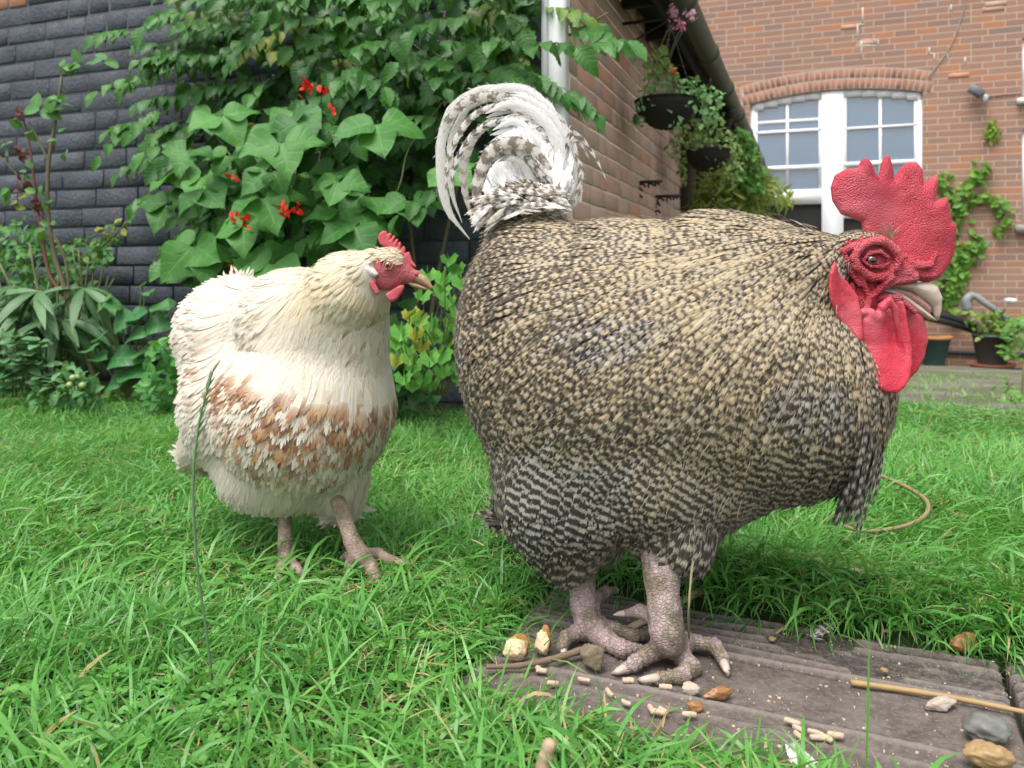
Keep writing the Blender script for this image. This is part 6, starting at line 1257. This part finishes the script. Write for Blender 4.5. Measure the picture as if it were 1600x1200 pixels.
def make_grass():
    acc = Acc()
    for Y0, Y1, dens, rows, wide in ((.42, .85, 30000, 6, 1.25), (.85, 1.6, 36000, 5, 1.0), (1.6, 2.4, 28000, 4, .95), (2.4, 3.5, 20000, 4, .95)):
        hw = lambda y: .66 * y + .30; area = (hw(Y0) + hw(Y1)) * (Y1 - Y0); n = int(area * dens); Y = RNG.uniform(Y0, Y1, n); X = RNG.uniform(-1, 1, n) * hw(Y)
        dn = fbm(X * 9, Y * 9, seed=21); ok = lawn_mask(X, Y) & (RNG.random(n) < .80 + .5 * dn); X, Y = X[ok], Y[ok]; n = len(X)
        s, t = slab_st(X, Y); bank = (s > -.05) & (t > .2) & (t < .40); front = (s > -.05) & (t < .0) & (t > -.14)
        fl = fbm(X * 1.6, Y * 1.6, seed=31) * 2.6 + .25; phi = fl * math.pi * .55 + RNG.normal(0, .75, n); phi = np.where(RNG.random(n) < .25, RNG.uniform(-math.pi, math.pi, n), phi)
        phi = np.where(RNG.random(n) < .5, phi, phi + math.pi * (fbm(X * 3, Y * 3, seed=5) > 0))
        slabdir = math.atan2(-SN[1], -SN[0]); phi = np.where(bank, slabdir + RNG.normal(0, .75, n), phi); phi = np.where(front, RNG.normal(math.atan2(SD[1], SD[0]) + .6, .9, n), phi)
        far = np.clip((Y - 1.3) / 1.2, 0, 1); L = RNG.gamma(9, 1 / 9, n) * (.056 - .018 * far) * (1 + .30 * fbm(X * 4, Y * 4, seed=41)); L = np.where(bank, L * 1.05, np.where(front, L * .62, L)); hf = np.exp(-(((X + .30) / .34)**2 + ((Y - 1.14) / .13)**2)); L = L * (1 - .5 * hf)
        th0 = RNG.uniform(.45, 1.35, n); kap = RNG.gamma(3.5, .42, n) ; kap = np.where(bank, kap + .5, kap); W = RNG.gamma(8, 1 / 8, n) * .00135 * wide * (1 - .12 * far)
        Z = ground_z(X, Y) - .003; hue = np.clip(.46 + .5 * fbm(X * 4, Y * 4, seed=51) + RNG.normal(0, .24, n) + .14 * far, 0, 1); dry = np.where(RNG.random(n) < .035 + .05 * (bank | front), .9, RNG.random(n) * .45)
        L = np.where(dry > .8, L * .8, L)
        blades(acc, X, Y, Z, phi, th0, kap, L, W, np.stack([hue, dry, RNG.random(n), RNG.random(n)], 1), rows)
        if Y0 < 1:                          # a sprinkling of broad long blades near the camera
            m_ = int(n * .035); i = RNG.integers(0, n, m_); blades(acc, X[i], Y[i], Z[i], phi[i] + RNG.normal(0, .4, m_), RNG.uniform(.5, 1.2, m_), RNG.uniform(.9, 2.0, m_), RNG.uniform(.07, .125, m_) * np.where(front[i], .6, 1), RNG.uniform(.0018, .0030, m_), np.stack([np.clip(RNG.normal(.65, .15, m_), 0, 1), np.zeros(m_), RNG.random(m_), RNG.random(m_)], 1), 6)
        if Y0 >= 1.6:
            pass
    # thatch: short dead blades lying low
    n = 16000; Y = RNG.uniform(.5, 2.2, n); X = RNG.uniform(-1, 1, n) * (.66 * Y + .3); ok = lawn_mask(X, Y); X, Y = X[ok], Y[ok]; n = len(X)
    blades(acc, X, Y, ground_z(X, Y) + RNG.uniform(.002, .014, n), RNG.uniform(0, 6.28, n), RNG.uniform(-.1, .5, n), RNG.uniform(.0, .7, n), RNG.uniform(.02, .05, n), RNG.uniform(.0006, .0012, n), np.stack([RNG.random(n), RNG.uniform(.6, 1, n), RNG.random(n), RNG.random(n)], 1), 4)
    # sparse short tufts on the yard
    n = 5000; X = RNG.uniform(.4, 3.6, n); Y = RNG.uniform(2.7, 6.0, n); ok = (X * D2[0] + Y * D2[1] > -.2) & (X * D1[0] + Y * D1[1] > 2.9) & (fbm(X * 1.7, Y * 1.7, seed=61) > .08); X, Y = X[ok], Y[ok]; n = len(X)
    blades(acc, X, Y, ground_z(X, Y), RNG.uniform(0, 6.28, n), RNG.uniform(.8, 1.5, n), RNG.uniform(.3, 1.4, n), RNG.uniform(.02, .05, n), np.full(n, .002), np.stack([RNG.uniform(.5, 1, n), RNG.random(n) * .7, RNG.random(n), RNG.random(n)], 1), 4)
    # clover scattered through the turf
    n = 420; Y = np.concatenate([RNG.uniform(.66, .86, 200), RNG.uniform(.8, 1.5, 220)]); X = np.concatenate([RNG.uniform(-.50, -.25, 200), RNG.uniform(-1, 1, 220) * (Y[200:] * .64)]); ok = lawn_mask(X, Y); X, Y = X[ok], Y[ok]; n = len(X); Z = ground_z(X, Y) + RNG.uniform(.01, .024, n)
    for an in (0, 2.09, 4.19):
        al = np.stack([np.cos(an + X * 99), np.sin(an + X * 99), np.full(n, .12)], 1); sub = Acc(); place(acc, T_CLOV, np.stack([X, Y, Z], 1), al, np.tile([0, -.25, 1.0], (n, 1)) + RNG.normal(0, .12, (n, 3)), RNG.uniform(.006, .0105, n), np.stack([RNG.uniform(.5, .9, n), np.zeros(n), np.zeros(n), np.zeros(n)], 1) )
    o = build('grass', np.concatenate(acc.V), np.concatenate(acc.Q), M_GRASS, None, np.concatenate(acc.U), np.concatenate(acc.C)); tag(o, 'bright green uncut grass with clover covering the lawn', 'grass', kind='stuff')
T_CLOV = [leaf_tpl([(0, .06), (.3, .38), (.65, .52), (.9, .38), (1, .12)], 0, 1, .15, .1, 5, 0, 0)]
make_grass()
# ---------------------------------------------------------------- paving and the small things on it
def SP(s, t, z=0.0):
    d = SA + SD * (s - .235) + SN * (t - .225); return np.array([d[0], d[1], z])
def m_paver():
    t = NT('brown_paver'); c = t.coord(); n = t.noise(c, 22, 6, .65); n2 = t.noise(c, 160, 4, .7); f = t.noise(c, 420, 2)
    col = t.ramp(n, [(.3, (.068, .056, .050)), (.55, (.115, .096, .086)), (.75, (.165, .136, .118))])
    r, g, b, a = t.attr(); col = t.mix(t.ramp(r, [(.52, 0.0), (.85, .9)]), col, (.040, .034, .032)); col = t.mix(t.ramp(r, [(.05, .5), (.4, 0.0)]), col, (.22, .19, .175)); col = t.mix(t.math('MULTIPLY', t.ramp(n2, [(.42, 0.0), (.7, 1.0)]), .45), col, (.26, .21, .165)); col = t.mix(t.ramp(f, [(.66, 0.0), (.72, .8)]), col, (.42, .34, .25))  # grooves darkened and crests lightened: relief shading painted into the colour
    t.fin(col, t.ramp(n, [(.3, .55), (.7, .85)]), t.bump(t.math('ADD', t.math('MULTIPLY', n, .8), n2), .55, .0022), .35); return t.m
def paver_h(s, t):
    w = .020 * fbm(s * 6, t * 9, seed=71); tt = t + w; brk = fbm(s * 11, t * 26, seed=77)
    q_ = (tt / .0175 + .75 * fbm(s * 4, t * 4, seed=75)) % 1.0; rip = np.where(q_ < .72, (q_ / .72)**1.4, (1 - q_) / .28) * (.35 + .65 * (brk > -.25)); rip = (rip - .5) * np.clip((t - .116) / .006, 0, 1) * np.clip((.226 - t) / .008, 0, 1)
    edge = np.exp(-((t - .112) / .0035)**2) * 1.0 + np.exp(-((t + .002) / .0035)**2) * .8 + .5 * np.exp(-((t + .03 + w * .5) / .005)**2)
    dip = -.7 * np.exp(-((t - .104) / .004)**2) - .6 * np.exp(-((t - .006) / .004)**2)
    return .0068 * rip + .0040 * (edge + dip) + .0011 * fbm(s * 30, t * 30, seed=79) + .0006 * fbm(s * 110, t * 110, seed=80)
def make_pavers():
    mat = m_paver()
    for i, (s0, s1, lab) in enumerate(((.035, .573, 'brown rippled paving slab under the feet of the rooster'), (.581, 1.12, 'second brown rippled paving slab, cut by the right edge of the photo'))):
        ns, nt = int((s1 - s0) / .0022), 200; S = np.linspace(s0, s1, ns); T = np.linspace(-.082, .228, nt); SS, TT = np.meshgrid(S, T, indexing='ij')
        e = np.minimum(np.minimum(SS - s0, s1 - SS), np.minimum(TT + .082, .228 - TT)); Z = .002 + paver_h(SS, TT) - .004 * np.exp(-(e / .004)**2)
        base = SA[None, None] + SD * (SS - .235)[..., None] + SN * (TT - .225)[..., None]; groove_shade = np.clip(.5 - paver_h(SS, TT) / .0055, 0, 1); V = np.concatenate([base, Z[..., None]], -1).reshape(-1, 3); idx = np.arange(ns * nt).reshape(ns, nt)  # ripple height mapped to painted shade, strongest in the grooves
        Q = np.stack([idx[:-1, :-1], idx[1:, :-1], idx[1:, 1:], idx[:-1, 1:]], -1).reshape(-1, 4); ring = np.concatenate([idx[:, 0], idx[-1, 1:], idx[-2::-1, -1], idx[0, -2:0:-1]])
        low = V[ring].copy(); low[:, 2] = -.024; k = len(V); m = len(ring); Qs = np.array([(ring[j], k + j, k + (j + 1) % m, ring[(j + 1) % m]) for j in range(m)])
        o = build('paving_slab', np.vstack([V, low]), np.vstack([Q, Qs]), mat, col=np.concatenate([np.repeat(groove_shade.reshape(-1, 1), 4, 1), np.full((m, 4), .7)])); tag(o, lab, 'paving slab', 'brown paving slabs')
make_pavers()
def stone_mesh(c, r, seed, facets=11, rough=.22, axr=None, h=None):
    rg = np.random.default_rng(seed); k, m = 22, 34; D = np.array([(math.sin(math.pi*(i+.001)/(k+.002)) * math.cos(2*math.pi*j/m), math.sin(math.pi*(i+.001)/(k+.002)) * math.sin(2*math.pi*j/m), math.cos(math.pi*(i+.001)/(k+.002))) for i in range(k+1) for j in range(m)])
    R_ = np.ones(len(D)); nf = unit(rg.normal(0, 1, (facets, 3)))
    for f in nf: d = D @ f; R_ = np.minimum(R_, np.where(d > .2, rg.uniform(.62, .85) / np.maximum(d, .2), 9))
    r = np.asarray(r) * .82; R_ = R_ * (1 + rough * fbm(D[:, 0]*3.5 + seed, D[:, 1]*3.5, D[:, 2]*3.5, 4, seed)); V = D * R_[:, None] * np.asarray(r); V = V if axr is None else V @ axr
    Q = [(i*m+j, i*m+(j+1) % m, (i+1)*m+(j+1) % m, (i+1)*m+j) for i in range(k) for j in range(m)]
    lo = V[:, 2].min(); V = V - [0, 0, lo]; return np.asarray(c) + V, Q
def stone(name, u, v, r, mat, label, cat, seed, ang=0, group=None, z=.004, tilt=0, facets=11):
    V, Q = stone_mesh(G(u, v, z) - [0, 0, .0015], r, seed, facets, axr=rot((0, 0, 1), ang) @ rot((0, 1, 0), tilt)); o = build(name, V, Q, mat); return tag(o, label, cat, group)
def make_bits():
    mor = m_simple('orange_flint', (.40, .20, .075), .45, 120, .3, c2=(.22, .10, .04)); mgr = m_simple('grey_flint', (.17, .17, .155), .55, 90, .4, c2=(.10, .105, .09)); mtan = m_simple('tan_flint', (.40, .27, .13), .45, 90, .3, c2=(.22, .13, .06)); mpale = m_simple('pale_chalk', (.48, .40, .33), .85, 90, .5, .25)
    mbr = m_simple('brown_stone', (.24, .185, .12), .7, 90, .6, c2=(.13, .10, .06))
    stone('stone', 925, 1046, (.020, .013, .019), mbr, 'brown rough stone under the toes of the rear foot', 'stone', 3, .4)
    stone('stone', 1078, 1085, (.013, .009, .008), mpale, 'small pinkish tan stone just below the front claw', 'stone', 5, .2)
    stone('stone', 1122, 1092, (.021, .008, .008), mor, 'long orange-brown stone chip to the right of the front toes', 'stone', 8, -.35)
    stone('stone', 1086, 1110, (.012, .008, .007), mor, 'small glossy amber stone chip below the pinkish stone', 'stone', 11, -.2)
    stone('stone', 1508, 1018, (.024, .012, .014), mor, 'angular orange-brown flint at the foot of the grass bank on the right', 'stone', 13, -.3, facets=5)
    stone('stone', 1470, 1106, (.022, .010, .009), mpale, 'pale elongated stone lying on the straw at the right', 'stone', 17, -.2)
    stone('stone', 1545, 1158, (.026, .020, .016), mgr, 'large dark grey round flint near the lower right corner', 'stone', 19, .3)
    stone('stone', 1545, 1200, (.026, .018, .014), mtan, 'mottled tan flint at the bottom right edge', 'stone', 23, .1)
    stone('stone', 1381, 1050, (.006, .005, .004), mtan, 'tiny ochre pebble on the slab above the straw', 'stone', 29)
    stone('stone', 1385, 987, (.007, .005, .004), mpale, 'tiny pale pebble at the rear edge of the slab', 'stone', 31)
    stone('stone', 1207, 1000, (.006, .005, .004), mtan, 'tiny ochre pebble among the ripples right of the near leg', 'stone', 37)
    mb = m_simple('bread', (.66, .40, .17), .8, 60, .6, c2=(.75, .66, .48)); mc = m_simple('bread_crust', (.42, .19, .06), .6, 60, .4, c2=(.28, .11, .035))
    for u, v, r, sd, lab, an in ((806, 1034, (.018, .011, .016), 41, 'golden torn piece of bread lying in the grass edge', .3), (846, 1022, (.011, .010, .017), 43, 'browner upright crust of bread next to the rear foot', -.2)):
        t = thing('bread_piece', G(u, v, 0), lab, 'bread'); V, Q = stone_mesh(G(u, v, .006), r, sd, 9, .25, rot((0, 0, 1), an)); build('crumb', V, Q, mb, t)
        V, Q = stone_mesh(G(u + 5, v - 2, .006) + [0, .005, 0], (r[0] * 1.02, r[1] * .8, r[2] * 1.04), sd + 1, 9, .25, rot((0, 0, 1), an)); build('crust', V, Q, mc, t)
    mp = m_simple('feed_pellet', (.56, .42, .31), .9, 160, .6, c2=(.46, .34, .25))
    PL = [(912, 1062, .3, 'beside the stone under the rear foot'), (982, 1063, .1, 'just left of the front claw'), (952, 1082, 1.3, 'standing off alone below the claws'), (978, 1098, .8, 'near the middle, left of the grass sprig'), (1018, 1108, 1.4, 'upright at the left of the middle trio'), (1028, 1112, .4, 'in the middle of the middle trio'), (1036, 1110, 1.0, 'at the right of the middle trio'), (1077, 1116, .05, 'beside the amber stone chip'), (1247, 1138, .9, 'at the upper left of the right-hand row'), (1249, 1150, 1.2, 'second in the right-hand row'), (1272, 1144, .5, 'third in the right-hand row'), (1279, 1152, .1, 'fourth in the right-hand row'), (1290, 1152, 1.0, 'fifth in the right-hand row'), (1305, 1148, .4, 'last in the right-hand row'), (846, 1048, .2, 'at the left by the bread crust'), (838, 1042, .9, 'leftmost by the bread crust'), (864, 1068, .3, 'at the left grass edge'), (1040, 1073, .1, 'right under the front claw'), (1238, 1128, .6, 'on the front ridge of the slab')]
    for i, (u, v, an, w_) in enumerate(PL):
        c = G(u, v, .008); L = RNG.uniform(.0045, .0075); d = np.array([math.cos(an), -math.sin(an), 0]); a = Acc(); pts = [c + d * L * s for s in np.linspace(-1, 1, 7)]; a.tube([p + RNG.normal(0, .0002, 3) for p in pts], np.array([.0025, .0027, .0027, .0028, .0027, .0027, .0025]) * RNG.uniform(.85, 1.1), 9); o = a.build('feed_pellet', mp, None); tag(o, 'pale poultry feed pellet ' + w_, 'feed pellet', 'poultry feed pellets scattered on the paving')
    cr = Acc()
    for k in range(420):
        s, t_ = RNG.uniform(.06, .9), RNG.uniform(-.06, .22); c = SP(s, t_, .002 + float(paver_h(s, t_)) + .0006); cr.box(c, RNG.uniform(.0003, .0009, 3) * RNG.choice([.6, 1, 1, 2]), rot((0, 0, 1), RNG.uniform(0, 3)))
    o = cr.build('feed_crumbs', m_simple('pale_crumb', (.58, .46, .33), .9), None); tag(o, 'fine pale crumbs of feed and grit strewn over the paving', 'crumbs', kind='stuff')
    def stick(name, pts, r, mat, label, cat, ribbon=False):
        a = Acc(); p = spline(pts, 26); a.tube(p, np.linspace(r[0], r[1], 26) * (1 + .08 * np.sin(np.arange(26) * 1.7)), 8); o = a.build(name, mat, None); return tag(o, label, cat)
    straw = m_simple('straw', (.40, .27, .12), .6, 60, .4, c2=(.28, .17, .07)); pale = m_simple('pale_stalk', (.56, .45, .27), .6, 60, .4, c2=(.38, .28, .16))
    stick('straw', [G(1330, 1066, .008), G(1440, 1082, .008), G(1530, 1098, .008), G(1640, 1121, .008)], (.0033, .0026), straw, 'long brown straw lying across the slab on the right', 'straw')
    stick('stick', [G(972, 987, .008), G(1010, 968, .010), G(1050, 946, .014), G(1112, 915, .020)], (.0042, .0048), pale, 'pale split stick slanting behind the near leg of the rooster', 'stick')
    stick('dry_leaf_stalk', [G(1100, 925, .012), G(1108, 900, .03), G(1114, 872, .055)], (.0030, .0036), m_simple('brown_dry_leaf', (.30, .17, .06), .7), 'brown dry stalk leaning on the pale stick right of the near leg', 'stalk')
    stick('twig', [G(760, 1042, .012), G(810, 1040, .012), G(862, 1030, .012), G(915, 1014, .014)], (.0026, .0042), m_simple('grey_brown_bark', (.22, .15, .10), .85, 60, .6), 'grey-brown twig running from the grass under the rear foot', 'twig')
    stick('dry_grass_stalk', [G(1078, 1020, .004), P(1076, 960, .872), P(1080, 900, .885), P(1084, 870, .90)], (.0011, .0016), m_simple('thin_dry_stem', (.26, .22, .12), .7), 'thin upright dry stem just right of the near leg', 'stem')
    stick('dry_curled_stem', [G(1350, 735, .035), G(1398, 752, .045), G(1438, 774, .045), G(1451, 792, .05), G(1438, 812, .045), G(1400, 825, .035), G(1350, 830, .035), G(1318, 822, .04)], (.0042, .0030), m_simple('withered_stem', (.27, .20, .11), .7, 50, .6, c2=(.26, .20, .09)), 'withered brown stem curling over the grass right of the rooster', 'stem')
    stick('broken_twig', [P(834, 1260, .66), P(845, 1210, .66), P(860, 1158, .66)], (.0068, .0056), m_simple('peeled_twig', (.52, .37, .25), .75, 60, .4, c2=(.40, .27, .18)), 'stub of a peeled brown twig poking up at the bottom edge', 'twig')
    # dropped feathers
    for nm, u, v, an, L, W, lab, tone in (('feather', 1268, 995, .55, .036, .0045, 'small grey and white feather at the foot of the grass bank', (.3, .7)), ('feather', 1232, 1165, -1.1, .040, .008, 'fluffy cream feather in the grass near the bottom edge', (1.6, 1.4))):
        a = Acc(); k = 5; feathers(a, np.tile(G(u, v, .008), (k, 1)) + RNG.normal(0, .0015, (k, 3)) * [1, 1, .3], np.tile([0, -.3, 1.0], (k, 1)), np.tile([math.cos(an), math.sin(an), .1], (k, 1)), np.full(k, L), np.full(k, W), .05, .05, .2, np.tile([[.2, tone[0], .5, .15]], (k, 1)), twist=.10)
        hairs(a, np.tile(G(u, v, .008), (60, 1)), unit(np.array([math.cos(an), math.sin(an), .2]) + RNG.normal(0, .35, (60, 3))), RNG.uniform(.01, .022, 60), .0003, np.tile([[.2, tone[1], 3.0, .15]], (60, 1)), (0, 0, 0)); o = a.build(nm, M_TAIL, None); tag(o, lab, 'feather')
    # tall seeding grass stalk in the foreground
    t = thing('grass_stalk', G(333, 1085), 'single tall flowering grass stalk standing in front of the cream hen', 'grass stalk'); a = Acc(); Y = .84
    pts = spline([P(334, 1090, Y), P(322, 985, Y), P(310, 900, Y), P(304, 830, Y), P(302, 760, Y), P(306, 700, Y), P(316, 640, Y), P(334, 575, Y)], 60); a.tube(pts, np.linspace(.0015, .0008, 60), 7); a.build('stem', m_simple('blue_green_stalk', (.12, .22, .11), .5, 30, .2, .3), t)
    b = Acc(); k = 34; i = np.linspace(20, 58, k).astype(int); d = unit(np.gradient(pts, axis=0)[i]); sd = np.where(np.arange(k) % 2, 1, -1)[:, None] * np.array([[1, -.3, 0]]); place(b, T_LANCE, pts[i], d * 1.0 + sd * .22, np.tile([0, -1.0, .2], (k, 1)), RNG.uniform(.012, .016, k), np.stack([np.full(k, .5)] * 2 + [np.zeros(k)] * 2, 1)); b.build('seed_head', m_leaf('seed_spikelet', (.12, .22, .09), (.18, .28, .12), trans=.2), t)
    # single sprig in front of the slab on the right
    a = Acc(); X0 = G(1352, 1215); blades(a, X0[:1], X0[1:2], np.array([-.002]), np.array([.15]), np.array([1.50]), np.array([.12]), np.array([.115]), np.array([.0026]), np.array([[.6, .1, 0, 0]]), 6); o = a.build('grass_sprig', M_GRASS, None); tag(o, 'upright green grass sprig standing alone before the slab on the right', 'grass sprig')
make_bits()
